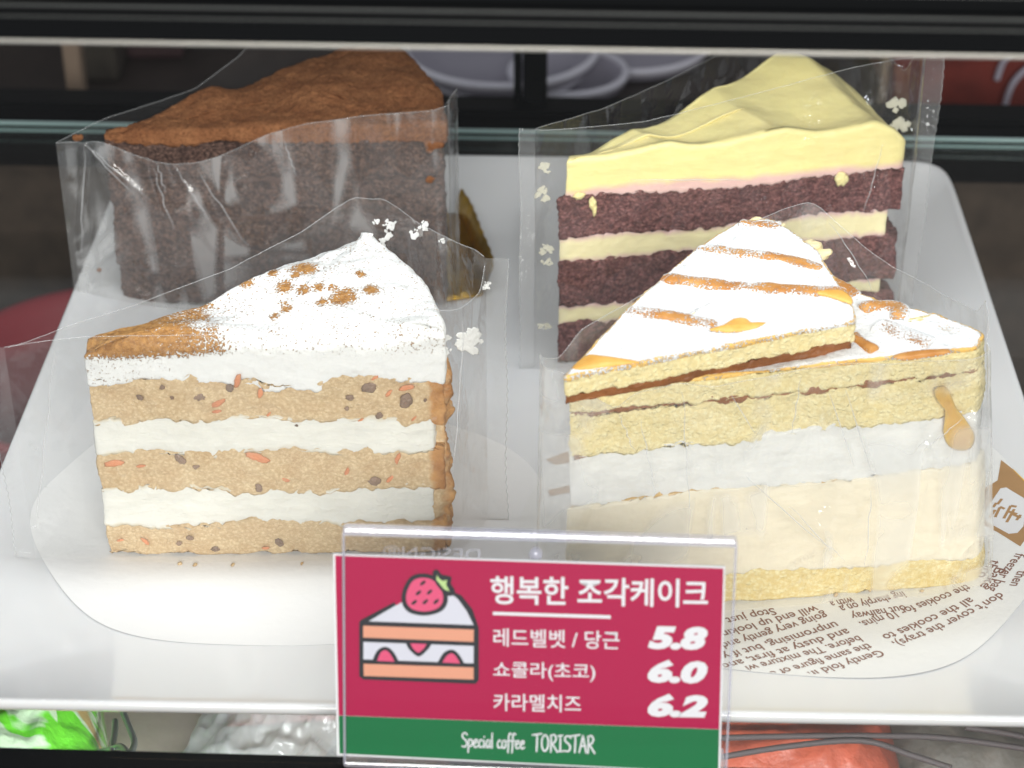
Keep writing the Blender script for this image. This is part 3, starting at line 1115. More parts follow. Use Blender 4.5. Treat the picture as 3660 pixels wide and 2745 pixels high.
kz = [zfun(0.06, amp=0, amp2=0), kfun(1.05, 0.0, 301, 0.12, 0.08), kfun(3.82, 0.045, 302, 0.16, 0.08), kfun(5.45, 0.055, 303, 0.18, 0.10), kfun(6.85, 0.04, 304, 0.05), kfun(6.97, 0.04, 304, 0.05), kfun(7.72, 0.045, 306, 0.03, 0.02)]
layer('base_sponge', ok, kz[0], over(kz[1], 0.03), M['base_sponge'], caramel, [(1, 0.06, 2), (4, 0.05, 3)], 310, bottom=0.035, post=spread)
layer('cheese_filling', ok, over(kz[1], -0.02), over(kz[2], 0.03), M['cheese'], caramel, [(0.7, 0.07, 2), (4, 0.02, 2)], 311, inset=0.0, post=spread)
layer('cream_layer', ok, over(kz[2], -0.02), over(kz[3], 0.12), M['white_cream'], caramel, [(0.6, 0.10, 2), (3, 0.04, 2)], 312, inset=0.05, post=spread)
layer('sponge_layer', ok, over(kz[3], -0.02), over(kz[4], 0.02), M['plain_sponge'], caramel, [(0.9, 0.11, 2), (4, 0.07, 3), (11, 0.035, 2)], 313, inset=0.02, post=spread)
layer('caramel_layer', ok, over(kz[4], -0.03), over(kz[5], 0.04), M['caramel_dark'], caramel, [(1.2, 0.12, 2), (4, 0.06, 3)], 314, inset=0.05, ds=0.04, post=spread)
layer('caramel_layer', ok, over(kz[3], -0.07), over(kz[3], 0.04), M['caramel_dark'], caramel, [(1.0, 0.16, 2), (4, 0.05, 3)], 315, inset=0.16, ds=0.04, post=spread)
layer('caramel_layer', ok, over(kz[2], -0.04), over(kz[2], 0.04), M['caramel'], caramel, [(0.9, 0.14, 2), (4, 0.04, 3)], 316, inset=0.10, ds=0.04, post=spread)
layer('sponge_layer', ok, over(kz[5], -0.02), over(kz[6], -0.05), M['plain_sponge'], caramel, [(0.9, 0.09, 2), (4, 0.07, 3), (11, 0.035, 2)], 317, post=spread)


def sugar_attr(base, drop=0.6):
    def fn(V, inf):
        n1 = fbm(P3(V[:, :2], 0), 0.8, 2, 61)
        d = base + 0.15 * n1
        s = inf['side'].copy()
        return {'sugar': d - drop * s}
    return fn


layer('sugared_top', ok, over(kz[6], -0.12), kz[6], M['sugar_top'], caramel, [(0.9, 0.07, 2), (4, 0.04, 3), (10, 0.012, 2)], 317, inset=-0.02, rt=0.06, rings=60, ds=0.03,
      attrs=sugar_attr(0.85, 0.5))

# loose sponge triangle on top
up_px = [(2015, 1335), (3055, 1190), (3050, 1150), (2975, 1030), (2905, 925), (2790, 835), (2755, 812), (2650, 806), (2480, 905), (2250, 1095)]
upo = soften([g(x, y, 8.62)[:2] for x, y in up_px], 0.07, 3)
uzb = kfun(7.78, 0.052, 320, 0.03, 0.04)
uzm = kfun(7.88, 0.050, 321, 0.04, 0.05)
uzt = kfun(8.52, 0.064, 322, 0.03, 0.015)
topper = layer('sponge_triangle', upo, uzm, over(uzt, -0.06), M['plain_sponge'], caramel, [(1.0, 0.06, 2), (4, 0.07, 3), (11, 0.035, 2)], 323, rb=0.05)
layer('caramel_underside', upo, over(uzb, -0.16), over(uzm, 0.04), M['caramel_dark'], topper, [(1.5, 0.06, 2), (5, 0.05, 3)], 324, inset=0.04, ds=0.04)
layer('sugared_crust', upo, over(uzt, -0.14), uzt, M['sugar_top'], topper, [(1.0, 0.05, 2), (4, 0.03, 3), (10, 0.012, 2)], 323, inset=-0.02, rt=0.06, rings=60, ds=0.03,
      attrs=sugar_attr(0.98, 0.5))


def stripe(pts, width, hgt, surf, parent, sugar, seed, name='caramel_stripe', zpx=8.6, mat=None):
    """flat raised ribbon of caramel laid over a surface"""
    C = resample(catmull([g(x, y, zpx)[:2] for x, y in pts], 10), 90)
    T = np.gradient(C, axis=0)
    T /= np.linalg.norm(T, axis=1)[:, None]
    Nn = np.stack([-T[:, 1], T[:, 0]], 1)
    nw = 13
    V, sg = [], []
    endf = np.clip(np.minimum(np.arange(90), np.arange(90)[::-1]) / 5.0, 0, 1) ** 0.5
    wv = width * (0.55 + 0.45 * endf) * (1 + 0.28 * fbm(P3(C, 0), 1.1, 2, seed))
    for j in range(nw):
        f = -1 + 2 * j / (nw - 1)
        XY = C + Nn * (f * wv)[:, None]
        h = hgt * np.sqrt(max(0, 1 - f * f)) * (0.8 + 0.4 * fbm(P3(XY, 0), 1.5, 2, seed + 3)) * endf
        V.append(np.column_stack([XY, surf(XY) + h - 0.04 + (0.03 if abs(f) < .98 else 0)]))
        sg.append(sugar + 0.25 * fbm(P3(XY, 0), 0.9, 2, seed + 5) + 0.15 * f + 0.6 * max(0, abs(f) - 0.55))
    V = np.vstack(V)
    return mesh(name, V, grid_quads(90, nw), None, mat or M['caramel_stripe'], parent, True, {'sugar': np.concatenate(sg)})


for i, (pts, wd, sg) in enumerate((([(2640, 822), (2700, 832), (2790, 840)], .24, .55), ([(2490, 905), (2650, 935), (2800, 958), (2935, 1005)], .27, .47),
                                   ([(2365, 1000), (2500, 1025), (2760, 1065), (3020, 1090)], .29, .45), ([(2240, 1115), (2380, 1135), (2560, 1180)], .26, .50))):
    stripe(pts, wd, 0.10, uzt, topper, sg, 400 + i)
for i, pts in enumerate((((2040, 1312), (2095, 1262), (2150, 1268), (2240, 1286), (2290, 1300), (2200, 1308), (2110, 1316)), ((2530, 1196), (2580, 1182), (2620, 1160), (2662, 1160), (2690, 1180), (2745, 1186), (2690, 1204), (2600, 1208)),
                         ((2900, 1086), (2990, 1080), (3036, 1108), (3040, 1136), (2980, 1114)))):
    P = [g(x, y, 8.62) for x, y in pts]
    for p in P:
        p[2] = uzt(p[None, :2])[0] + 0.012
    V, q, t, at_ = puddle(P, (0.02, -0.05, 1), 0.07, 130 + i)
    mesh('caramel_pool', V, q, t, M['caramel_pool'], topper, True, at_)
# caramel and sugar mounds on the exposed lower top
for i, (pts, wd, sg) in enumerate((([(3075, 1095), (3130, 1085), (3210, 1095), (3215, 1135)], .30, .62), ([(3050, 1185), (3090, 1220), (3130, 1245)], .20, .35),
                                   ([(3130, 1150), (3220, 1190), (3330, 1230)], .42, .75), ([(2955, 985), (3010, 1010), (3060, 1045)], .25, .45))):
    stripe(pts, wd, 0.16, kz[6], caramel, sg, 440 + i, zpx=8.2)
for i, (px, py, z, r, sq) in enumerate(((2705, 792, 8.75, .21, (1.2, .7, .5)), (2790, 808, 8.7, .15, (1, .7, .5)), (2890, 885, 8.6, .42, (1.1, .8, .45)), (2920, 915, 8.5, .32, (1.2, .8, .5)),
                                         (2850, 880, 8.55, .2, (1.1, .7, .5)))):
    c = g(px, py, z)
    V, q, t = blob(c, r, 16, 30 + i, sq, 0.5, 0.2)
    V = rough(V, q, t, [(6, 0.04, 3)], i)
    mesh('almond_crumb', V, q, t, M['nut'], caramel)
# amber drip down the round side, and the faint runs beside it
fo = np.array([math.sin(math.radians(KROT)), -math.cos(math.radians(KROT)), 0])
P = [g(x, y, 8.25) for x, y in ((3190, 1264), (3220, 1250), (3300, 1246), (3390, 1242), (3396, 1258), (3300, 1272), (3230, 1276))]
for p in P:
    p[2] = kz[6](p[None, :2])[0] + 0.012
V, q, t, at_ = puddle(P, (0.0, -0.1, 1), 0.08, 150)
mesh('caramel_pool', V, q, t, M['caramel_stripe'], caramel, True, at_)
fb = np.array([kp[1][0], kp[1][1], 0]) + fo * 0.13
P = [onplane(x, y, fb, fo) for x, y in ((3340, 1392), (3380, 1382), (3402, 1420), (3420, 1460), (3452, 1500), (3484, 1556), (3472, 1602), (3430, 1612), (3390, 1594), (3372, 1550), (3376, 1500), (3376, 1462), (3350, 1430))]
V, q, t, at_ = puddle(P, fo, 0.05, 151)
mesh('caramel_drip', V, q, t, M['caramel'], caramel, True, at_)

# ================================================================== CELLOPHANE WRAPPERS


def curtain_hits(path, pxs, far):
    """height of the pixel's ray where it passes the vertical curtain over a plan path"""
    P = np.asarray(path, float)
    d = np.concatenate([[0], np.cumsum(np.linalg.norm(np.diff(P, axis=0), axis=1))])
    out = []
    for x, y in pxs:
        r = ray(x, y)
        best = None
        for i in range(len(P) - 1):
            a, b = P[i], P[i + 1]
            A = np.array([[r[0], a[0] - b[0]], [r[1], a[1] - b[1]]])
            if abs(np.linalg.det(A)) < 1e-9:
                continue
            tt, uu = np.linalg.solve(A, a - CAM[:2])
            if -0.001 <= uu <= 1.001 and tt > 0:
                if best is None or (tt > best[0]) == far:
                    best = (tt, d[i] + uu * (d[i + 1] - d[i]), CAM[2] + r[2] * tt)
        if best:
            out.append(best[1:])
    return sorted(out)


def sheet(name, path, top_px, far, mat, parent, folds=(), amp=0.07, seed=0, z0=0.04, zmax=30, n=190, nv=80, ends=(None, None), edge=True, post=None, crease=True):
    P = catmull([np.asarray(p, float) for p in path], 10)
    for _ in range(2):
        P[1:-1] = 0.25 * P[:-2] + 0.5 * P[1:-1] + 0.25 * P[2:]
    hits = curtain_hits(P, top_px, far)
    P = resample(P, n)
    L = np.concatenate([[0], np.cumsum(np.linalg.norm(np.diff(P, axis=0), axis=1))])
    hs, hz_ = [h[0] for h in hits], [h[1] for h in hits]
    if ends[0] is not None:
        hs, hz_ = [0] + hs, [ends[0]] + hz_
    if ends[1] is not None:
        hs, hz_ = hs + [L[-1]], hz_ + [ends[1]]
    o = np.argsort(hs)
    zt = np.minimum(np.interp(L, np.array(hs)[o], np.array(hz_)[o]), zmax)
    for _ in range(3):
        zt[1:-1] = 0.25 * zt[:-2] + 0.5 * zt[1:-1] + 0.25 * zt[2:]
    T = np.gradient(P, axis=0)
    T /= np.linalg.norm(T, axis=1)[:, None]
    Nn = np.stack([T[:, 1], -T[:, 0]], 1)
    if far:
        Nn = -Nn
    v = np.linspace(0, 1, nv)
    SS = np.tile(L, nv)
    XY = np.tile(P, (nv, 1))
    NN = np.tile(Nn, (nv, 1))
    ZZ = (z0 + (zt[None, :] - z0) * v[:, None]).ravel()
    q3 = np.column_stack([SS, ZZ * 0.45, np.full(len(SS), seed * 3.1)])
    e = np.clip(np.minimum(SS, L[-1] - SS) / 1.2, 0, 1)
    hmask = 0.25 + 0.75 * np.clip(ZZ / 2.0, 0, 1)
    disp = amp * (fbm(q3, 0.55, 3, seed) + 0.5 * np.abs(fbm(q3, 1.3, 2, seed + 4))) * e * hmask
    crease_glints = []
    for (x0, y0, x1, y1, a, wd) in folds:
        h = curtain_hits(P, [(x0, y0)], far) + curtain_hits(P, [(x1, y1)], far)
        if len(h) < 2:
            continue
        (s0, c0) = curtain_hits(P, [(x0, y0)], far)[0]
        (s1, c1) = curtain_hits(P, [(x1, y1)], far)[0]
        ds_, dz_ = s1 - s0, c1 - c0
        LL = math.hypot(ds_, dz_)
        al = ((SS - s0) * ds_ + (ZZ - c0) * dz_) / LL / LL
        pe = ((SS - s0) * -dz_ + (ZZ - c0) * ds_) / LL
        if crease and a > 0:
            crease_glints.append((s0, c0, s1, c1))
        disp += a * np.exp(-np.abs(pe / wd) ** 1.3) * smooth(-0.1, 0.15, al) * (1 - smooth(0.7, 1.05, al))
    XY = XY + NN * disp[:, None]
    V = np.column_stack([XY, ZZ])
    if post:
        V = post(V)
    o_ = mesh(name, V, grid_quads(n, nv), None, mat, parent)
    G3 = V.reshape(nv, n, 3)
    for (s0, c0, s1, c1) in crease_glints:
        line = []
        for f in np.linspace(0, 1, 40):
            i = int(np.clip(np.searchsorted(L, s0 + (s1 - s0) * f), 0, n - 1))
            j = (c0 + (c1 - c0) * f - z0) / max(zt[i] - z0, 0.1) * (nv - 1)
            if 0 <= j < nv - 1:
                k0 = int(j)
                p = G3[k0, i] * (1 - j + k0) + G3[k0 + 1, i] * (j - k0)
                line.append(p + np.array([Nn[i, 0], Nn[i, 1], 0]) * 0.004)
        if len(line) > 6:
            line = catmull(np.array(line)[::4], 4)
            Vt, qt, tt = tube(line, 0.013 * np.sin(np.linspace(0.15, 3.0, len(line))) + 0.002, 5)
            mesh('crease', Vt, qt, tt, M['crease'], o_)  # whitish tube along the fold, standing in for its highlight streak
    if edge:
        top = V[(nv - 1) * n:]
        Vt, qt, tt = tube(top[::2], 0.010, 5)
        mesh('cut_edge', Vt, qt, tt, M['film_edge'], o_)
    return V.reshape(nv, n, 3)


def seal(name, a_rows, width_dir, width, parent, seed=0, flip=1, n=10):
    """crimped fin growing out of a sheet's end column"""
    R = resample(a_rows, 110)
    m = len(R)
    wd = np.asarray(width_dir, float)
    wd = wd / np.linalg.norm(wd)
    nrm = np.cross(wd, [0, 0, 1.0])
    V = []
    for j in range(n):
        f = j / (n - 1)
        cr = 0.022 * np.sin(np.arange(m) * 2.2 + j * 0.9) * min(1, f * 3)
        tooth = (0.035 * np.abs(((np.arange(m) * 0.5) % 2) - 1)) * (1 if j == n - 1 else 0)
        wv = width * f * (1 + 0.06 * np.sin(np.arange(m) * 0.11 + seed)) - tooth
        V.append(R + wd[None] * wv[:, None] + nrm[None] * (cr + 0.12 * f * np.sin(np.arange(m) * 0.05 + seed))[:, None])
    o = mesh(name, np.vstack(V), grid_quads(m, n), None, M['seal'], parent)
    Vt, qt, tt = tube(V[-1][::1], 0.012, 4)
    mesh('cut_edge', Vt, qt, tt, M['film_edge'], o)


# carrot cake wrapper
wc = thing('carrot_cake_wrapper', 'clear cellophane wrapper smeared with cream around the carrot cake', 'wrapper', (-7, 2, 0.03))
front = [(-14.2, -0.55), (-12.6, -0.22), (-8, -0.20), (-2.4, 0.02), (-1.35, 0.75), (-0.75, 2.0)]
back = [(-14.2, -0.55), (-12.7, 0.35), (-8.6, 3.9), (-4.7, 7.15), (-3.7, 7.1), (-2.0, 4.2), (-0.75, 2.0)]
endz = curtain_hits(catmull([np.array(p, float) for p in front], 10), [(1765, 885)], True)
zR = endz[0][1] if endz else 9.2
A = sheet('front_sheet', front, [(62, 1234), (300, 1202), (700, 1196), (1300, 1185), (1530, 1105), (1680, 1075), (1720, 1040)], False, M['film_smear'], wc, seed=1, ends=(None, zR), amp=0.08,
          folds=[(190, 1250, 120, 1900, 0.10, 0.12), (1640, 1150, 1610, 1750, 0.08, 0.10)])
B = sheet('back_sheet', back, [(62, 1234), (240, 1165), (500, 1085), (820, 960), (1080, 830), (1180, 760), (1270, 705), (1340, 715), (1480, 790), (1640, 870), (1700, 893)], True, M['film'], wc, seed=2,
          ends=(A[-1, 0, 2], zR), amp=0.06)
seal('side_seal', A[:, 0], (-1, -0.25, 0), 0.55, wc, 1)
seal('side_seal', A[:, -1], (0.75, 0.1, 0.0), 0.62, wc, 2)
for i, (px, py, r, sq) in enumerate(((1390, 800, .16, (1.6, .1, .8)), (1385, 845, .22, (1.2, .1, .75)), (1480, 835, .17, (1.2, .1, 1.1)), (1510, 805, .15, (1.2, .1, .6)), (1580, 855, .08, (1.2, .1, .8)),
                                     (1345, 790, .10, (.8, .1, 1.3)))):
    h = curtain_hits(np.array(back, float), [(px, py)], True)
    if h:
        s, z = h[0]
        Pb = np.array(back, float)
        d = np.concatenate([[0], np.cumsum(np.linalg.norm(np.diff(Pb, axis=0), axis=1))])
        xy = [np.interp(s, d, Pb[:, k]) for k in (0, 1)]
        V, q, t = flecks((xy[0], xy[1] - 0.1, z), (0.5, -0.85, 0.1), r * 1.2, 70 + i)
        mesh('cream_smear', V, q, t, M['thin_smear'], wc)
for i, (px, py, r, sq, yy) in enumerate(((1675, 1215, .40, (.9, .12, 1.1), 1.7), (1595, 1255, .13, (.8, .2, 1), .9), (1740, 1020, .12, (.6, .2, 1.6), 2.0), (1600, 1210, .1, (1, .3, .8), 1.0))):
    c = onplane(px, py, (0, yy, 0), np.array([0, 1.0, 0]))
    V, q, t = flecks(c, (0.35, -0.93, 0.1), r * 1.0, 80 + i, 16)
    mesh('cream_smear', V, q, t, M['cream_smear'], wc)

# chocolate cake wrapper
wh = thing('chocolate_cake_wrapper', 'folded cellophane wrapper with painted glare around the chocolate cake', 'wrapper', (-8, 18, 0.03))
front = [(-15.65, 14.7), (-14.4, 14.85), (-8, 14.9), (-2.7, 15.0), (-2.2, 15.4), (-1.9, 16.6)]
back = [(-15.65, 14.7), (-14.6, 15.6), (-9, 20.0), (-5.2, 23.0), (-4.2, 22.9), (-2.6, 19.0), (-1.9, 16.6)]
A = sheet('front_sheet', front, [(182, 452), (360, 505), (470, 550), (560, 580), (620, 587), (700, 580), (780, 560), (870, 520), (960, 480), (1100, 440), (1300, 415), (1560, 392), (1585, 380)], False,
          M['film_glare_streaks'], wh, seed=3, amp=0.09,
          folds=[(300, 505, 545, 720, 0.16, 0.07), (300, 505, 470, 690, 0.12, 0.06), (545, 600, 625, 835, 0.16, 0.07), (620, 590, 760, 800, 0.14, 0.08), (300, 505, 285, 930, 0.16, 0.10), (330, 505, 310, 800, -0.1, 0.06),
                 (560, 580, 590, 690, 0.12, 0.06), (700, 600, 900, 900, 0.10, 0.10), (1010, 500, 1060, 640, 0.10, 0.12)])
B = sheet('back_sheet', back, [(182, 452), (390, 420), (590, 355), (700, 320), (870, 190), (900, 130), (1430, 130), (1500, 280), (1560, 372), (1583, 382)], True, M['film'], wh, seed=4, amp=0.08,
          ends=(A[-1, 0, 2], A[-1, -1, 2]), zmax=9.4)
for i, (px, py, r) in enumerate(((1545, 520, .30), (280, 492, .16), (1540, 640, .14), (355, 965, .1))):
    c = onplane(px, py, (0, 15.0, 0), np.array([0, 1.0, 0]))
    V, q, t = splat(c, (0.05, -1, 0), r, 60 + i, 1.15, 0.03, 0.2, 0.7)
    mesh('cocoa_smear', V, q, t, M['cocoa'], wh)

# red velvet wrapper
wv_ = thing('red_velvet_cake_wrapper', 'clear cellophane wrapper with crimped edges around the red velvet cake', 'wrapper', (8, 15, 0.03))
front = [(0.75, 10.9), (1.7, 10.9), (7.0, 11.85), (12.9, 12.9), (13.5, 13.3), (13.75, 14.6)]
back = [(0.75, 10.9), (1.3, 11.7), (5, 16), (9.0, 20.6), (10.2, 20.6), (12.6, 17.5), (13.75, 14.6)]
A = sheet('front_sheet', front, [(1915, 462), (2310, 434), (2600, 360), (2900, 280), (3060, 240), (3170, 220), (3215, 210)], False, M['film'], wv_, seed=5, amp=0.09,
          folds=[(3145, 520, 3075, 770, 0.14, 0.08), (2250, 640, 2700, 640, 0.05, 0.2)], ends=(None, None))
B = sheet('back_sheet', back, [(1915, 462), (2150, 392), (2380, 290), (2560, 200), (2640, 150), (3110, 150), (3180, 210), (3230, 260)], True, M['film'], wv_, seed=6, amp=0.06,
          ends=(A[-1, 0, 2], A[-1, -1, 2]), zmax=10.0)
seal('side_seal', A[:, 0], (-1, -0.1, 0), 0.5, wv_, 3)
seal('side_seal', A[:, -1], (1.0, 0.25, 0.0), 0.75, wv_, 4)
for i, (px, py, r, sq) in enumerate(((1945, 600, .14, (.7, .3, 1.2)), (1945, 690, .18, (.6, .3, 1.5)), (1950, 890, .14, (.6, .3, 1.3)), (1955, 935, .1, (.6, .3, 1.3)), (1950, 1165, .12, (.6, .3, 1.3)), (3212, 375, .2, (.6, .3, 1.4)),
                                     (3218, 440, .24, (.6, .3, 1.5)))):
    yy = 11.0 if px < 2500 else 15.0
    c = onplane(px, py, (0, yy, 0), np.array([0, 1.0, 0]))
    V, q, t = flecks(c, (-0.1, -1, 0), r * 1.5, 90 + i, 11)
    mesh('cream_smear', V, q, t, M['velvet_smear'], wv_)

# caramel cheesecake wrapper
wk = thing('caramel_cheesecake_wrapper', 'creased cellophane wrapper open at the top around the caramel cheesecake', 'wrapper', (7, 1, 0.03))
front = [(0.75, -2.3), (1.5, -3.1), (7.0, -2.4), (12.6, -1.65), (13.1, -1.2), (13.25, 0.2)]
back = [(0.75, -2.3), (1.2, -2.0), (5.0, 2.2), (8.6, 5.6), (9.8, 5.5), (12.0, 3.0), (13.25, 0.2)]
A = sheet('front_sheet', front, [(2010, 1330), (2120, 1418), (2200, 1465), (2265, 1408), (2427, 1368), (2535, 1380), (2670, 1358), (2825, 1326), (3005, 1298), (3186, 1301), (3313, 1290), (3480, 1285)], False, M['film_creased_glare'], wk,
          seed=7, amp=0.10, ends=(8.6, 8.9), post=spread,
          folds=[(2205, 1480, 2260, 1620, 0.14, 0.07), (2950, 1400, 3020, 1680, 0.15, 0.06), (3010, 1390, 3075, 1700, 0.15, 0.06), (2430, 1400, 2440, 1900, 0.10, 0.14), (2600, 1400, 2680, 1560, 0.12, 0.10),
                 (2780, 1800, 2960, 2020, 0.16, 0.12), (3060, 1750, 3010, 2040, 0.14, 0.10), (2850, 1350, 2800, 1560, 0.12, 0.09), (3250, 1600, 3420, 1480, 0.14, 0.09), (3480, 1400, 3490, 1900, 0.12, 0.10),
                 (2640, 1700, 2900, 1950, 0.10, 0.14), (2280, 1500, 2330, 1800, 0.08, 0.10)])
B = sheet('back_sheet', back, [(2000, 1285), (2080, 1180), (2300, 1050), (2520, 900), (2690, 800), (2780, 758), (2890, 722), (2960, 770), (3080, 880), (3190, 960), (3360, 1050), (3500, 1120), (3525, 1180)], True, M['film_glare'], wk,
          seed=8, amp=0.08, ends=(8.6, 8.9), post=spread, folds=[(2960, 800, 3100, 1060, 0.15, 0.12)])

# ================================================================== PAPERS


def paper_disc(name, c, rx, ry, mat, label, lift_dir, lift, seed, z0):
    th = np.linspace(0, 2 * math.pi, 160, endpoint=False)
    rr = 1 + 0.025 * np.sin(3 * th + seed) + 0.015 * np.sin(7 * th + 2 * seed)
    rows = []
    ts = np.linspace(0.03, 1, 36)

    def zz(X, Y, t_):
        l = np.clip((X - c[0]) / rx * lift_dir[0] + (Y - c[1]) / ry * lift_dir[1], 0, 1.2)
        return plate_z(np.column_stack([X, Y])) + z0 + lift * l ** 3 + 0.012 * t_ * fbm(np.column_stack([X, Y, X * 0]), 0.5, 2, seed)
    for t_ in ts:
        X, Y = c[0] + rx * t_ * rr * np.cos(th), c[1] + ry * t_ * rr * np.sin(th)
        rows.append(np.column_stack([X, Y, zz(X, Y, t_)]))
    V = np.vstack(rows + [[[c[0], c[1], z0]]])
    q = grid_quads(160, 36, True)
    k = np.arange(160)
    t1 = np.stack([(k + 1) % 160, k, np.full(160, len(V) - 1)], 1)
    nV = len(V)
    # real thickness: an underside and an edge band
    V = np.vstack([V, V - np.array([0, 0, 0.005])])
    e = 35 * 160
    band = np.stack([e + k, nV + e + k, nV + e + (k + 1) % 160, e + (k + 1) % 160], 1)
    o = mesh(name, V, np.vstack([q, q[:, ::-1] + nV, band]), np.vstack([t1, t1[:, ::-1] + nV]), mat, None, False, label=label, cat='paper')
    return o, zz


par, parz = paper_disc('parchment_sheet', (-6.8, 2.3), 8.0, 6.7, M['parchment'], 'plain white round parchment sheet under the carrot cake', (-0.7, -0.55), 0.05, 2, 0.014)
prn, prnz = paper_disc('printed_paper', (8.35, 1.6), 7.9, 7.5, M['printed'], 'round greaseproof paper with brown recipe print under the caramel cheesecake', (0.7, -0.6), 0.03, 5, 0.02)


def text_mesh(body, offset=0.0, shear=0.0, space=1.0):
    c = bpy.data.curves.new('text', 'FONT')
    c.body = body
    c.offset = offset
    c.shear = shear
    c.space_character = space
    c.resolution_u = 3
    o = bpy.data.objects.new('text', c)
    COL.objects.link(o)
    dg = bpy.context.evaluated_depsgraph_get()
    dg.update()
    m = o.evaluated_get(dg).to_mesh()
    V = np.array([v.co[:] for v in m.vertices])
    F = [list(p.vertices) for p in m.polygons]
    o.evaluated_get(dg).to_mesh_clear()
    bpy.data.objects.remove(o)
    bpy.data.curves.remove(c)
    tris = []
    for f in F:
        for k in range(1, len(f) - 1):
            tris.append([f[0], f[k], f[k + 1]])
    return V, tris


# printed recipe lines: (text, pixel where the text starts, pixel where it ends); it lies upside down
lines = [('Gently fold in u', (872, 1105), (470, 1255)), ('the same figure of eig', (815, 1070), (300, 1250)), ('before. The mixture will b', (770, 1030), (150, 1225)), ('and dusty at first, and', (712, 995), (110, 1190)),
         ('unpromising, but if y', (660, 960), (112, 1132)), ('going very gently and', (608, 915), (110, 1072)), ('will end up lookin', (562, 884), (110, 1012)), ('Stop just', (362, 896), (130, 945)),
         ('with a', (735, 846), (625, 866)), ('ing sharply on a', (980, 818), (672, 890)), ('out halfway', (985, 884), (725, 925)), ('the cookies for 10 mins.', (1282, 800), (770, 965)), ('all the cookies to', (1298, 862), (880, 1030)),
         ('don’t cover the trays),', (1440, 858), (930, 1066)), ('freezer bag', (1520, 690), (1385, 835)), ('Bake', (1430, 735), (1350, 815)), ('thro', (1408, 700), (1335, 765)), ('then', (1530, 770), (1490, 830))]
crop = lambda p: (2500 + p[0] / 1.3328, 1500 + p[1] / 1.3328)
lines = [(b_, crop(p), crop(q_)) for b_, p, q_ in lines]
for body, p0, p1 in lines:
    V, F = text_mesh(body, 0.012, 0.0, 1.0)
    a, b = g(*p0, 0.12)[:2], g(*p1, 0.12)[:2]
    wdt = V[:, 0].max()
    ex = (b - a) / wdt
    hgt = 0.46
    ey = np.array([-ex[1], ex[0]]) / np.linalg.norm(ex) * hgt
    XY = a + V[:, :1] * ex + (V[:, 1:2] - 0.27) * ey
    inside = ((XY[:, 0] - 8.35) / 7.9) ** 2 + ((XY[:, 1] - 1.6) / 7.5) ** 2 < 0.96
    F = [f for f in F if inside[f].all()]
    if not F:
        continue
    Z = prnz(XY[:, 0], XY[:, 1], np.hypot((XY[:, 0] - 8.35) / 7.9, (XY[:, 1] - 1.6) / 7.5)) + 0.008
    mesh('recipe_line', np.column_stack([XY, Z]), None, F, M['brown_ink'], prn, False)


def flat_poly(name, pts, mat, parent, zfn, dz):
    import bmesh
    bm = bmesh.new()
    vs_ = [bm.verts.new((p[0], p[1], 0)) for p in pts]
    f = bm.faces.new(vs_)
    bmesh.ops.triangulate(bm, faces=[f])
    bmesh.ops.subdivide_edges(bm, edges=bm.edges[:], cuts=2, use_grid_fill=True)
    bmesh.ops.triangulate(bm, faces=bm.faces[:])
    bm.verts.ensure_lookup_table()
    XY = np.array([v.co[:2] for v in bm.verts])
    T = [[v.index for v in f.verts] for f in bm.faces]
    if sum((XY[t[1]] - XY[t[0]])[0] * (XY[t[2]] - XY[t[0]])[1] - (XY[t[1]] - XY[t[0]])[1] * (XY[t[2]] - XY[t[0]])[0] for t in T) < 0:
        T = [t[::-1] for t in T]
    bm.free()
    return mesh(name, np.column_stack([XY, zfn(XY) + dz]), None, T, mat, parent, False)


pz = lambda XY: prnz(XY[:, 0], XY[:, 1], np.hypot((XY[:, 0] - 8.35) / 7.9, (XY[:, 1] - 1.6) / 7.5))


def clip_in(P, k=0.985):
    out = []
    for p in P:
        d = np.array([(p[0] - 8.35) / 7.9, (p[1] - 1.6) / 7.5])
        L_ = np.hypot(*d)
        if L_ > k:
            d *= k / L_
        out.append(np.array([8.35 + d[0] * 7.9, 1.6 + d[1] * 7.5]))
    return out


jar = flat_poly('jar_print', clip_in([g(x, y, .1)[:2] for x, y in ((3480, 1800), (3510, 1775), (3560, 1755), (3605, 1680), (3640, 1730), (3665, 1790), (3680, 1900), (3665, 1965), (3640, 1995), (3560, 1930), (3500, 1890), (3470, 1850))]), M['jar_ink'], prn, pz, 0.009)
flat_poly('jar_label_print', clip_in([g(x, y, .1)[:2] for x, y in ((3515, 1862), (3530, 1835), (3570, 1785), (3590, 1786), (3650, 1835), (3662, 1860), (3650, 1930), (3630, 1948), (3600, 1945), (3545, 1905), (3520, 1885))]), M['card_white'], prn, pz, 0.018)
flat_poly('jar_lid_print', clip_in([g(x, y, .1)[:2] for x, y in ((3618, 1738), (3632, 1722), (3675, 1770), (3680, 1800), (3660, 1790))]), M['yellow_ink'], prn, pz, 0.018)
for x0, y0, x1, y1 in ((3533, 1878, 3552, 1855), (3552, 1880, 3568, 1850), (3568, 1848, 3585, 1858), (3582, 1890, 3606, 1852), (3592, 1905, 3618, 1866), (3606, 1852, 3626, 1860), (3610, 1880, 3640, 1900), (3598, 1870, 3628, 1885), (3560, 1838, 3575, 1822),
                       (3545, 1845, 3556, 1832), (3626, 1905, 3640, 1890)):
    a, b = g(x0, y0, .1)[:2], g(x1, y1, .1)[:2]
    d = (b - a) / np.linalg.norm(b - a)
    n_ = np.array([-d[1], d[0]]) * 0.045
    flat_poly('label_stroke_print', clip_in([a - n_, b - n_, b + n_, a + n_]), M['jar_ink'], prn, pz, 0.026)
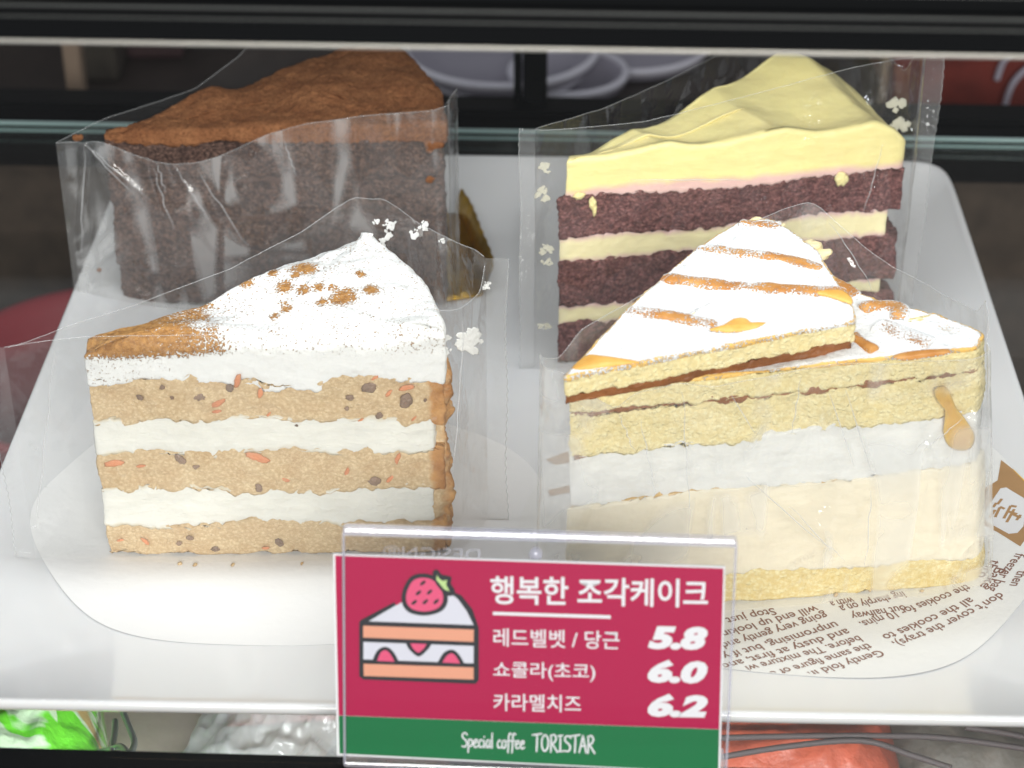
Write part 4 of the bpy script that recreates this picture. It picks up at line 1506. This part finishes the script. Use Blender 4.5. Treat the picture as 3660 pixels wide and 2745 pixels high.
for pts in (((1950, 1640), (2030, 1610), (2040, 1650), (1985, 1660)), ((1958, 1750), (2070, 1725), (2085, 1750), (1965, 1772)), ((3480, 1600), (3505, 1615), (3490, 1650), (3470, 1630))):
    flat_poly('drawing_print', [g(x, y, .05)[:2] for x, y in pts], M['jar_ink'], prn, pz, 0.009)

# ================================================================== PRICE SIGN
SY = math.radians(-3.0)
LEAN = math.radians(17.0)
SU = np.array([math.cos(SY), math.sin(SY), 0])
back_h = np.array([-math.sin(SY), math.cos(SY), 0])
SV = back_h * math.sin(LEAN) + np.array([0, 0, 1.0]) * math.cos(LEAN)
SN = np.cross(SU, SV)                      # towards the viewer
if SN[1] > 0:
    SN = -SN
SB = g(1900, 2752, 1.07)                   # foot of the sign on the rail


def su(x, y):
    """photo pixel -> coordinates on the leaning sign plane"""
    p = onplane(x, y, SB, SN) - SB
    return np.array([p @ SU, p @ SV])


def cu(X, Y):
    return su(1100 + X / 1.3825, 1800 + Y / 1.3825)


def sp(uv, off=0.0):
    uv = np.atleast_2d(uv)
    return SB + uv[:, :1] * SU + uv[:, 1:2] * SV + SN * off


holder = thing('sign_holder', 'clear acrylic sign holder leaning back on the black rail', 'sign holder', SB)


def bent_sheet(name, prof, u0, u1, mat, parent, th=0.0):
    """prof: list of (v along sign, n towards viewer)"""
    P = np.asarray(prof, float)
    V = []
    for u in (u0, u1):
        for v, n_ in P:
            V.append(SB + SU * u + SV * v + SN * n_)
    m = len(P)
    return mesh(name, np.array(V), [[k, k + 1, m + k + 1, m + k] for k in range(m - 1)], None, mat, parent)


tl, tr_ = cu(172, 120), cu(2110, 178)
bl, br = cu(186, 1272), cu(2078, 1330)
u0, u1 = (tl[0] + bl[0]) / 2, (tr_[0] + br[0]) / 2
vt = (tl[1] + tr_[1]) / 2


def sign_box(name, ua, ub, va, vb, na, nb, mat, parent, b=0.02):
    V, q, t = bevel_box((ua + ub) / 2, (na + nb) / 2, (va + vb) / 2, ub - ua, nb - na, vb - va, b)
    W_ = SB + V[:, :1] * SU + V[:, 2:3] * SV + V[:, 1:2] * SN
    return mesh(name, W_, [f[::-1] for f in q], [f[::-1] for f in t], mat, parent, False)


sign_box('front_plate', u0, u1, 0.0, vt, 0.06, 0.16, M['acrylic'], holder, 0.03)
sign_box('back_plate', u0, u1, 0.0, vt - 0.12, -0.22, -0.08, M['acrylic'], holder, 0.03)
sign_box('top_fold', u0 - 0.01, u1 + 0.01, vt - 0.16, vt + 0.05, -0.26, 0.20, M['acrylic_edge'], holder, 0.08)
sign_box('side_edge', u0 - 0.015, u0 + 0.05, 0.02, vt - 0.1, 0.055, 0.165, M['acrylic_edge'], holder, 0.02)
sign_box('side_edge', u1 - 0.05, u1 + 0.015, 0.02, vt - 0.1, 0.055, 0.165, M['acrylic_edge'], holder, 0.02)
sign_box('foot', u0, u1, -0.02, 0.13, -1.5, 0.20, M['acrylic_edge'], holder, 0.05)
# cylindrical lug moulded in the middle of the holder
lug = cu(1125, 262)
Vt, qt, tt = tube([sp(lug, -0.30)[0], sp(lug, -0.09)[0]], 0.16, 20)
mesh('lug', Vt, qt, tt, M['acrylic_edge'], holder)
# moulded lettering on the back plate, read from behind
V, F = text_mesh('DESiGN®', 0.0)
a, b = cu(860, 285), cu(370, 268)
ex = (b - a) / V[:, 0].max()
XYs = a + V[:, :1] * ex + V[:, 1:2] * np.array([0, 0.42])
mesh('moulded_lettering', sp(XYs, -0.075), None, F, M['acrylic_edge'], holder, False)

card = thing('price_card', 'crimson and green cake price card with strawberry cake drawing in clear holder', 'price card', SB)


def card_poly(name, pts, mat, off, parent=None, sm=False, raw=False):
    import bmesh
    bm = bmesh.new()
    UV = [cu(*p) for p in pts] if not raw else pts
    f = bm.faces.new([bm.verts.new((p[0], p[1], 0)) for p in UV])
    f.normal_update()
    if f.normal.z < 0:
        f.normal_flip()
    bmesh.ops.triangulate(bm, faces=[f])
    bm.verts.ensure_lookup_table()
    bm.verts.index_update()
    XY = np.array([v.co[:2] for v in bm.verts])
    T = [[v.index for v in ff.verts] for ff in bm.faces]
    bm.free()
    return mesh(name, sp(XY, off), None, T, mat, parent or card, False)


def rib_pts(P, wd, closed=False):
    """outline of a round-ended stroke (crop pixels), as quads list"""
    P = np.asarray(P, float)
    T = np.gradient(P, axis=0) if not closed else np.roll(P, -1, 0) - np.roll(P, 1, 0)
    T /= np.linalg.norm(T, axis=1)[:, None] + 1e-9
    Nn = np.stack([-T[:, 1], T[:, 0]], 1)
    W_ = np.full(len(P), wd) if np.isscalar(wd) else np.asarray(wd)
    return P + Nn * W_[:, None] / 2, P - Nn * W_[:, None] / 2


def stroke_mesh(name, strokes, mat, off, parent=None):
    Vs, Qs, Ts, b0 = [], [], [], 0
    for P, wd, closed in strokes:
        P = np.asarray(P, float)
        a, b = rib_pts(P, wd, closed)
        n = len(P)
        pts = np.vstack([a, b])
        k = np.arange(n if closed else n - 1)
        k2 = (k + 1) % n
        Qs.append(np.stack([b0 + k, b0 + k2, b0 + n + k2, b0 + n + k], 1))
        cnt = 2 * n
        if not closed:
            for end in (0, n - 1):
                r = (wd if np.isscalar(wd) else wd[end]) / 2
                th = np.linspace(0, 2 * math.pi, 12, endpoint=False)
                circ = P[end] + r * np.stack([np.cos(th), np.sin(th)], 1)
                i0 = b0 + cnt
                pts = np.vstack([pts, circ])
                Ts += [[i0, i0 + j, i0 + j + 1] for j in range(1, 11)]
                cnt += 12
        Vs.append(pts)
        b0 += cnt
    XY = np.array([cu(*p) for p in np.vstack(Vs)])
    Qs = np.vstack(Qs)

    def fix(F):
        F = np.asarray(F)
        a, b, c = XY[F[:, 0]], XY[F[:, 1]], XY[F[:, 2]]
        cr = (b[:, 0] - a[:, 0]) * (c[:, 1] - a[:, 1]) - (b[:, 1] - a[:, 1]) * (c[:, 0] - a[:, 0])
        return np.where((cr < 0)[:, None], F[:, ::-1], F)
    return mesh(name, sp(XY, off), fix(Qs), fix(Ts) if Ts else None, mat, parent or card, False)


cTL, cTR, cBL, cBR = cu(126, 246), cu(2063, 308), cu(146, 1240), cu(2038, 1330)
# card body: thin sheet of white stock
f4 = [cTL, cBL, cBR, cTR]
V = np.vstack([sp(np.array(f4), 0.035), sp(np.array(f4), -0.015)])
body = mesh('card_stock', V, [[0, 1, 2, 3], [7, 6, 5, 4], [0, 4, 5, 1], [1, 5, 6, 2], [2, 6, 7, 3], [3, 7, 4, 0]], None, M['card_white'], card, False)
L0 = 0.039
card_poly('crimson_panel', [(136, 254), (153, 1044), (2033, 1112), (2054, 318)], M['card_red'], L0)
card_poly('green_panel', [(153, 1045), (158, 1232), (2028, 1325), (2033, 1113)], M['card_green'], L0)


def card_text(body_, x0, x1, ytop, ybot, slope, off=0.0, shear=0.0, mat='card_white', name='lettering'):
    """box in crop pixels; slope = downward drift over the width"""
    V, F = text_mesh(body_, off, shear)
    mn, mx = V.min(0), V.max(0)
    a, b, c = cu(x0, ybot), cu(x1, ybot + slope), cu(x0, ytop)
    ex, ey = (b - a) / (mx[0] - mn[0]), (c - a) / (mx[1] - mn[1])
    XY = a + (V[:, :1] - mn[0]) * ex + (V[:, 1:2] - mn[1]) * ey
    return mesh(name, sp(XY, L0 + 0.006), None, F, M[mat], card, False)


card_text('행복한 조각케이크', 903, 1976, 354, 494, 18, 0.018)
card_text('레드벨벳 / 당근', 918, 1540, 612, 702, 16, 0.008)
card_text('쇼콜라(초코)', 918, 1420, 776, 868, 10, 0.008)
card_text('카라멜치즈', 918, 1350, 934, 1020, 10, 0.008)
for s_, y0, y1 in (('5.8', 600, 716), ('6.0', 766, 882), ('6.2', 934, 1050)):
    card_text(s_, 1680, 1975, y0, y1, 6, 0.062, 0.22, name='price_figure')
card_poly('rule_line', [(915, 531), (915, 547), (1497, 566), (1497, 549)], M['card_white'], L0 + 0.006)

# strawberry cake drawing
draw = L0 + 0.004
body2 = card_poly('drawn_cake', [(255, 585), (262, 572), (470, 462), (690, 420), (760, 450), (815, 520), (846, 610), (846, 868), (830, 888), (275, 866), (255, 850)], M['ink_black'], draw)
S2 = draw + 0.004
card_poly('drawn_cream_top', [(302, 578), (480, 474), (695, 432), (742, 468), (786, 528), (820, 597)], M['ink_grey'], S2, body2)
card_poly('drawn_gap', [(425, 478), (470, 452), (505, 440), (490, 470), (438, 500)], M['card_red'], S2 + 0.002, body2)
card_poly('drawn_sponge', [(275, 600), (275, 658), (820, 680), (821, 619)], M['ink_salmon'], S2, body2)
card_poly('drawn_filling', [(276, 680), (276, 766), (820, 786), (820, 700)], M['ink_grey'], S2, body2)
card_poly('drawn_sponge', [(277, 788), (278, 848), (820, 866), (820, 806)], M['ink_salmon'], S2, body2)
S3 = S2 + 0.004
for pts in ([(484, 684), (505, 720), (548, 752), (590, 722), (614, 690)], [(320, 772), (345, 722), (385, 704), (422, 726), (452, 778)], [(644, 780), (672, 734), (714, 718), (748, 742), (776, 790)]):
    c = catmull([np.array(p, float) for p in pts], 6)
    card_poly('drawn_berry_outline', [tuple(p) for p in c], M['ink_black'], S3, body2)
for pts in ([(508, 686), (522, 712), (546, 732), (572, 714), (588, 690)], [(344, 773), (362, 732), (386, 721), (408, 738), (430, 777)], [(666, 781), (688, 748), (714, 736), (736, 756), (754, 786)]):
    c = catmull([np.array(p, float) for p in pts], 6)
    card_poly('drawn_berry', [tuple(p) for p in c], M['ink_pink'], S3 + 0.004, body2)
berry = [(560, 342), (620, 352), (668, 395), (692, 450), (686, 500), (650, 534), (580, 550), (510, 538), (474, 506), (464, 460), (478, 405), (510, 358)]
card_poly('drawn_strawberry_outline', [tuple(p) for p in catmull([np.array(p, float) for p in berry], 5, True)], M['ink_black'], S3, body2)
cen = np.array([578, 447.0])
sb = card_poly('drawn_strawberry', [tuple(cen + (p - cen) * 0.80) for p in catmull([np.array(p, float) for p in berry], 5, True)], M['ink_pink'], S3 + 0.004, body2)
leafp = [(618, 335), (640, 322), (662, 345), (690, 352), (712, 362), (708, 390), (728, 425), (722, 448), (695, 452), (665, 430), (630, 385)]
card_poly('drawn_leaf_outline', [tuple(p) for p in catmull([np.array(p, float) for p in leafp], 5, True)], M['ink_black'], S3 + 0.006, body2)
card_poly('drawn_leaf', [(640, 348), (650, 366), (668, 378), (690, 374), (684, 396), (702, 430), (676, 420), (656, 396), (636, 372)], M['ink_leaf'], S3 + 0.010, body2)
for x, y in ((570, 388), (548, 437), (603, 433), (527, 484), (582, 481), (635, 480)):
    th = np.linspace(0, 2 * math.pi, 16, endpoint=False)
    card_poly('drawn_seed', [(x + 15 * math.cos(a) * 0.9 - 7 * math.sin(a) * 0.4, y + 11 * math.sin(a) - 6 * math.cos(a)) for a in th], M['ink_black'], S3 + 0.010, body2)

# handwritten line on the green band
G = {'S': (.46, [[(.45, .85), (.3, 1), (.1, .9), (.1, .68), (.3, .5), (.42, .28), (.3, .03), (.04, .06)]]),
     'p': (.42, [[(.08, .55), (.09, .1), (.05, -.36)], [(.08, .4), (.24, .56), (.37, .4), (.3, .1), (.1, .06)]]),
     'e': (.40, [[(.08, .28), (.3, .36), (.3, .54), (.14, .5), (.06, .22), (.18, .0), (.37, .1)]]),
     'c': (.37, [[(.33, .46), (.2, .56), (.07, .3), (.14, .02), (.35, .08)]]),
     'i': (.19, [[(.08, .52), (.09, 0)], [(.1, .72), (.11, .78)]]),
     'a': (.42, [[(.34, .5), (.16, .54), (.06, .2), (.16, .0), (.31, .22), (.34, .5), (.34, .1), (.40, .0)]]),
     'l': (.20, [[(.1, 1.05), (.08, .5), (.1, 0)]]),
     'o': (.42, [[(.2, .55), (.07, .4), (.08, .08), (.22, .0), (.35, .2), (.32, .5), (.2, .55), (.12, .5)]]),
     'f': (.33, [[(.40, .98), (.26, 1.06), (.17, .8), (.14, .2), (.10, -.3)], [(.02, .5), (.34, .54)]]),
     'T': (.50, [[(-.02, 1.0), (.25, 1.03), (.56, 1.08)], [(.28, 1.04), (.27, .5), (.24, -.04)]]),
     'O': (.56, [[(.28, 1.0), (.1, .8), (.08, .3), (.24, .0), (.44, .2), (.48, .7), (.34, 1.0), (.2, .98)]]),
     'R': (.50, [[(.1, 1.0), (.1, .5), (.08, -.05)], [(.06, .98), (.3, 1.04), (.42, .8), (.3, .56), (.12, .5)], [(.16, .5), (.32, .25), (.5, -.06)]]),
     'I': (.40, [[(.04, .98), (.34, 1.02)], [(.19, 1.0), (.18, .0)], [(.0, .0), (.36, .02)]]),
     'A': (.50, [[(.02, -.02), (.14, .5), (.26, 1.05)], [(.26, 1.05), (.36, .5), (.46, -.04)], [(.1, .38), (.42, .40)]])}
strokes = []


def write(word, x, y, h, wx, drift):
    for ch in word:
        if ch == ' ':
            x += 0.30 * h * wx
            continue
        adv, sts = G[ch]
        for s in sts:
            P = catmull([np.array([x + p[0] * h * wx, y - p[1] * h + drift * (x - 757)]) for p in s], 7)
            n = len(P)
            strokes.append((P, h * (0.085 + 0.03 * np.sin(np.linspace(0.3, 2.6, n))), False))
        x += adv * h * wx
    return x


xe = write('Special', 760, 1199, 70, 0.92, 0.03)
xe = write('coffee', xe + 16, 1199, 70, 0.88, 0.03)
write('TORISTAR', 1112, 1207, 78, 1.0, 0.03)
stroke_mesh('script_lettering', strokes, M['card_white'], L0 + 0.006)

# ================================================================== THINGS BELOW THE SHELF


def pouch(name, c, sx, sy, hz_, rot, mat, label, cat, seed, crease=0.25, group=None, tilt=0.0):
    nu, nv = 60, 44
    U, Vv = np.meshgrid(np.linspace(-1, 1, nu), np.linspace(-1, 1, nv))
    U, Vv = U.ravel(), Vv.ravel()
    th_ = np.clip(1 - np.abs(U) ** 3, 0, 1) ** 0.6 * np.clip(1 - np.abs(Vv) ** 3, 0, 1) ** 0.6
    nz_ = fbm(np.column_stack([U * 2, Vv * 2, U * 0 + seed]), 1.3, 3, seed)
    rid = 1 - np.abs(fbm(np.column_stack([U * 2.5, Vv * 2.5, U * 0 + seed]), 1.5, 3, seed + 4))
    z = hz_ * th_ * (1 + crease * nz_) + crease * 0.5 * (rid - 0.7)
    out = []
    for sgn in (1, -1):
        Z = z if sgn > 0 else -0.35 * hz_ * th_
        X, Y = U * sx / 2, Vv * sy / 2
        c_, s_ = math.cos(rot), math.sin(rot)
        out.append(np.column_stack([c[0] + X * c_ - Y * s_, c[1] + X * s_ + Y * c_, c[2] + Z + tilt * (X * s_ + Y * c_) + 0.36 * hz_]))
    q1 = grid_quads(nu, nv)
    n0 = nu * nv
    b = np.concatenate([np.arange(nu), np.arange(nu - 1, n0, nu)[1:], np.arange(n0 - nu, n0)[::-1][1:], np.arange(0, n0, nu)[::-1][1:-1]])
    band = np.stack([b, np.roll(b, -1), np.roll(b, -1) + n0, b + n0], 1)
    return mesh(name, np.vstack(out), np.vstack([q1, q1[:, ::-1] + n0, band[:, ::-1]]), None, mat, None, label=label, cat=cat, group=group)


t = NT('lime_wrapper')
cv = t.noise(28, 2, 0.4, dist=2.5)
c = t.mix(t.rng(cv, 0.56, 0.60), srgb(120, 224, 60), srgb(214, 236, 200))
c = t.mix(t.rng(t.noise(20, 1, 0.3, dist=1.5), 0.60, 0.63), c, srgb(200, 170, 110))
M['lime'] = t.bsdf(c, 0.15, t.bump(t.noise(140, 4), 0.0015), coat=0.6)
M['mauve_bag'] = film_mat('clear_bag', 0.35, 0.002, (0.93, 0.92, 0.92, 1), 1.6, 0.12)
M['taupe'] = plain('taupe_carton', srgb(168, 152, 142), 0.5, bump=(60, 0.001), var=0.08)
M['brick'] = plain('brick_red_packet', srgb(172, 78, 54), 0.45, bump=(90, 0.002), var=0.2)
M['maroon'] = plain('maroon_packet', srgb(150, 96, 88), 0.4, bump=(90, 0.002), var=0.2)
M['kraft'] = plain('kraft_paper', srgb(96, 86, 78), 0.6, bump=(80, 0.002), var=0.2)
M['wire'] = plain('dark_wire', srgb(66, 54, 54), 0.7)
M['steel'] = plain('galvanised_wire', srgb(176, 182, 178), 0.3, 0.8, bump=(500, 0.0003))
M['crimson_tub'] = plain('crimson_plastic', srgb(140, 5, 28), 0.6, bump=(40, 0.0004))

c = g(60, 2690, -6.0)
pouch('snack_pouch', (c[0] - 0.6, c[1] + 0.6, -9.0), 6.4, 8.0, 3.4, 0.25, M['lime'], 'lime green glossy snack pouch beside the wire hook', 'pouch', 3, 0.22)
# taupe carton filling the strip under the plate, clear crumpled bag on it
c0, c1 = g(360, 2640, -8.5), g(1150, 2640, -8.5)
V, q, t = bevel_box((c0[0] + c1[0]) / 2 + 0.6, c0[1] + 4.0, -11.1, 12.4, 12.0, 5.6, 0.4)
mesh('taupe_carton', V, q, t, M['taupe'], None, False, label='flat taupe carton under the clear crumpled bag', cat='carton')
c = g(960, 2660, -7.4)
pouch('crumpled_bag', (c[0] + 0.3, c[1] + 1.5, -8.35), 5.6, 6.0, 0.9, -0.2, M['mauve_bag'], 'clear crumpled plastic bag on the taupe carton', 'plastic bag', 8, 0.8)
c = g(1050, 2680, -8.0)
pouch('maroon_packet', (c[0] - 0.4, c[1] + 3.3, -8.35), 4.2, 3.6, 0.5, 0.1, M['maroon'], 'small maroon packet behind the crumpled bag on the taupe carton', 'packet', 12, 0.3)
c0, c1 = g(2560, 2650, -9.0), g(3190, 2650, -9.0)
pouch('brick_red_packet', ((c0[0] + c1[0]) / 2 - 0.8, c0[1] + 2.2, -12.0), 8.4, 9.5, 2.9, 0.02, M['brick'], 'brick red packet under the dark wire rack', 'packet', 15, 0.25)
c0 = g(3430, 2650, -10.0)
pouch('kraft_bag', (c0[0] + 0.8, c0[1] + 3.0, -12.6), 7.6, 9.5, 2.2, -0.05, M['kraft'], 'grey brown kraft paper bag beside the brick red packet', 'paper bag', 19, 0.3)

# wire rack over the packets
rack = thing('wire_rack', 'dark crossing wire rack over the brick red packet', 'wire rack', (8, -4, -8))
for pts in (((2500, 2640), (2800, 2632), (3150, 2630), (3400, 2640), (3760, 2690)), ((2500, 2720), (2800, 2670), (3080, 2648), (3260, 2700), (3400, 2745)), ((3450, 2600), (3600, 2622), (3780, 2660))):
    P = catmull([g(x, y, -7.6) for x, y in pts], 8)
    V, q, t = tube(P, 0.10, 8)
    mesh('wire', V, q, t, M['wire'], rack)
# galvanised wire hook with its link
hook = thing('wire_hook', 'galvanised wire hook and link beside the lime green pouch', 'hook', g(410, 2690, -8.1))
for pts in (((412, 2578), (410, 2620), (402, 2665), (400, 2720)), ((440, 2545), (462, 2600), (480, 2650), (468, 2690), (440, 2705), (420, 2692)), ((300, 2725), (345, 2695), (390, 2680), (430, 2668), (455, 2690), (470, 2720))):
    P = catmull([g(x, y, -6.6 + 0.25 * k) for k, (x, y) in enumerate(pts)], 8)
    V, q, t = tube(P, 0.105, 10)
    mesh('wire', V, q, t, M['steel'], hook)

# crimson tub at the left below the shelf
c = g(330, 1300, -8.0)
prof = [(0.1, 0), (5.6, 0), (6.0, 0.3), (6.4, 6.0), (6.75, 6.2), (6.8, 6.5), (6.65, 6.65), (6.3, 6.5), (6.0, 5.9), (5.5, 0.6), (0.1, 0.5)]
V, q = lathe(prof, (c[0] + 0.6, c[1] - 1.0, -14.0), 96)
mesh('crimson_tub', V, q, None, M['crimson_tub'], None, True, label='round crimson plastic tub half hidden below the glass shelf', cat='tub')

# ================================================================== THINGS BEHIND THE CASE
M['dim_wall'] = plain('dim_back_wall', srgb(44, 36, 36), 0.7, var=0.3)
V, q, t = bevel_box(0, 96, 6, 150, 2, 70, 0.2)
mesh('back_wall', V, q, t, M['dim_wall'], None, False, kind='structure')
M['counter'] = plain('dim_counter', srgb(46, 38, 34), 0.4, var=0.2)
V, q, t = bevel_box(0, 66, -8.0, 150, 56, 1.0, 0.2)
mesh('back_counter', V, q, t, M['counter'], None, False, label='dark back counter behind the display case', cat='counter')


def at(px, py, Y):
    return onplane(px, py, (0, Y, 0), np.array([0, 1.0, 0]))


M['beige'] = plain('beige_post', srgb(150, 130, 112), 0.6, var=0.1)
M['greyplastic'] = clear_mat('smoky_plastic', (0.62, 0.60, 0.66, 1), 1.6, 0.12, 0.75, srgb(180, 176, 190))
M['palerim'] = plain('pale_plastic_rim', srgb(226, 224, 236), 0.2)
M['darkred'] = plain('dark_red_carton', srgb(108, 42, 34), 0.45, var=0.2)
M['plum'] = plain('plum_carton', srgb(70, 48, 50), 0.5, var=0.2)
M['olive'] = plain('olive_carton', srgb(70, 64, 56), 0.5, var=0.2)
YB = 50


def box_px(name, px0, px1, ytop, Y, dpt, mat, label, cat, z0=-7.5):
    a, b = at(px0, ytop, Y), at(px1, ytop, Y)
    V, q, t = bevel_box((a[0] + b[0]) / 2, Y + dpt / 2, (a[2] + z0) / 2, b[0] - a[0], dpt, a[2] - z0, 0.25)
    return mesh(name, V, q, t, M[mat], None, False, label=label, cat=cat)


box_px('beige_post', 165, 232, -260, 46, 1.2, 'beige', 'slim beige post behind the chocolate cake', 'post')
box_px('olive_carton', 240, 400, 60, 52, 9, 'olive', 'dim olive carton next to the beige post', 'carton')
box_px('plum_carton', 430, 640, 20, 55, 9, 'plum', 'dim plum carton beside the olive carton', 'carton')
box_px('red_carton', 3225, 3900, -60, 48, 10, 'darkred', 'dark red carton behind the red velvet cake', 'carton')
box_px('pale_post', 3205, 3232, -260, 47, 0.9, 'beige', 'thin pale post beside the dark red carton', 'post')


def tub(px, py, Y, r, h, label, mat='greyplastic'):
    c = at(px, py, Y - r)
    h = c[2] + 7.5
    c[0] *= (Y + 51.5) / (Y - r + 51.5)
    prof = [(0.1, 0), (r * 0.8, 0), (r * 0.86, 0.3), (r, h - 0.6), (r + 0.35, h - 0.5), (r + 0.4, h - 0.2), (r + 0.3, h), (r * 0.96, h - 0.1), (r * 0.8, 0.5), (0.1, 0.4)]
    V, q = lathe(prof, (c[0], Y, -7.5), 72)
    root = thing('plastic_tub', label, 'tub', (c[0], Y, -7.5))
    mesh('tub_body', V, q, None, M[mat], root, True)
    th_ = np.linspace(0, 2 * math.pi, 60, endpoint=False)
    for zz, rr, tr in ((h, r + 0.35, 0.22), (h * 0.62, r * 0.97, 0.12)):
        Vt, qt, tt = tube(np.column_stack([c[0] + rr * np.cos(th_), Y + rr * np.sin(th_), np.full(60, -7.5 + zz)]), tr, 8, True)
        mesh('tub_rim', Vt, qt, tt, M['palerim'], root)
    return root


tub(1790, 300, 51, 4.6, 8.0, 'smoky plastic tub behind the gap left of the door stile')
tub(2030, 330, 50, 2.6, 8.5, 'smoky plastic tub just right of the door stile')
tub(2250, 250, 56, 3.8, 9.5, 'taller smoky plastic tub behind the red velvet wrapper')
# two pale arcs put in as highlights in front of the red carton
for i, pts in enumerate((((3562, 285), (3590, 215), (3640, 175), (3700, 160)), ((3590, 385), (3620, 300), (3680, 240), (3740, 230)))):
    P = catmull([at(x, y, 47.6 - i * 0.3) for x, y in pts], 8)
    V, q, t = tube(P, 0.16, 8)
    mesh('curved_glint', V, q, t, M['greyplastic'], None, label=('upper' if i == 0 else 'lower') + ' pale curved painted handle in front of the dark red carton', cat='glint', group='painted highlights by the red carton')

# crumbs scattered round the carrot cake
cv, ct, n0 = [], [], 0
rnd = random.Random(3)
spots = [(140, 2040), (150, 2025), (110, 2062), (205, 2040), (300, 2020), (640, 2018), (700, 2022), (830, 2016), (1080, 2012), (60, 2068), (240, 1990), (2900, 2110), (3110, 2105), (3180, 2100), (3550, 2100), (3530, 2085), (2990, 2130), (3300, 2110)]
for i, (x, y) in enumerate(spots):
    c = g(x + rnd.uniform(-6, 6), y + rnd.uniform(-4, 4), 0.07)
    V, q, t = blob(c, rnd.uniform(0.03, 0.075), 6, i, (1.3, 1, .7), 0.6, rnd.random())
    q = np.asarray(q)
    cv.append(V)
    ct += [[n0 + a for a in f] for f in np.vstack([q[:, [0, 1, 2]], q[:, [0, 2, 3]], t])]
    n0 += len(V)
mesh('cake_crumbs', np.vstack(cv), None, ct, M['carrot_sponge'], None, True, label='loose brown cake crumbs around the cake bases', cat='crumbs', kind='stuff')
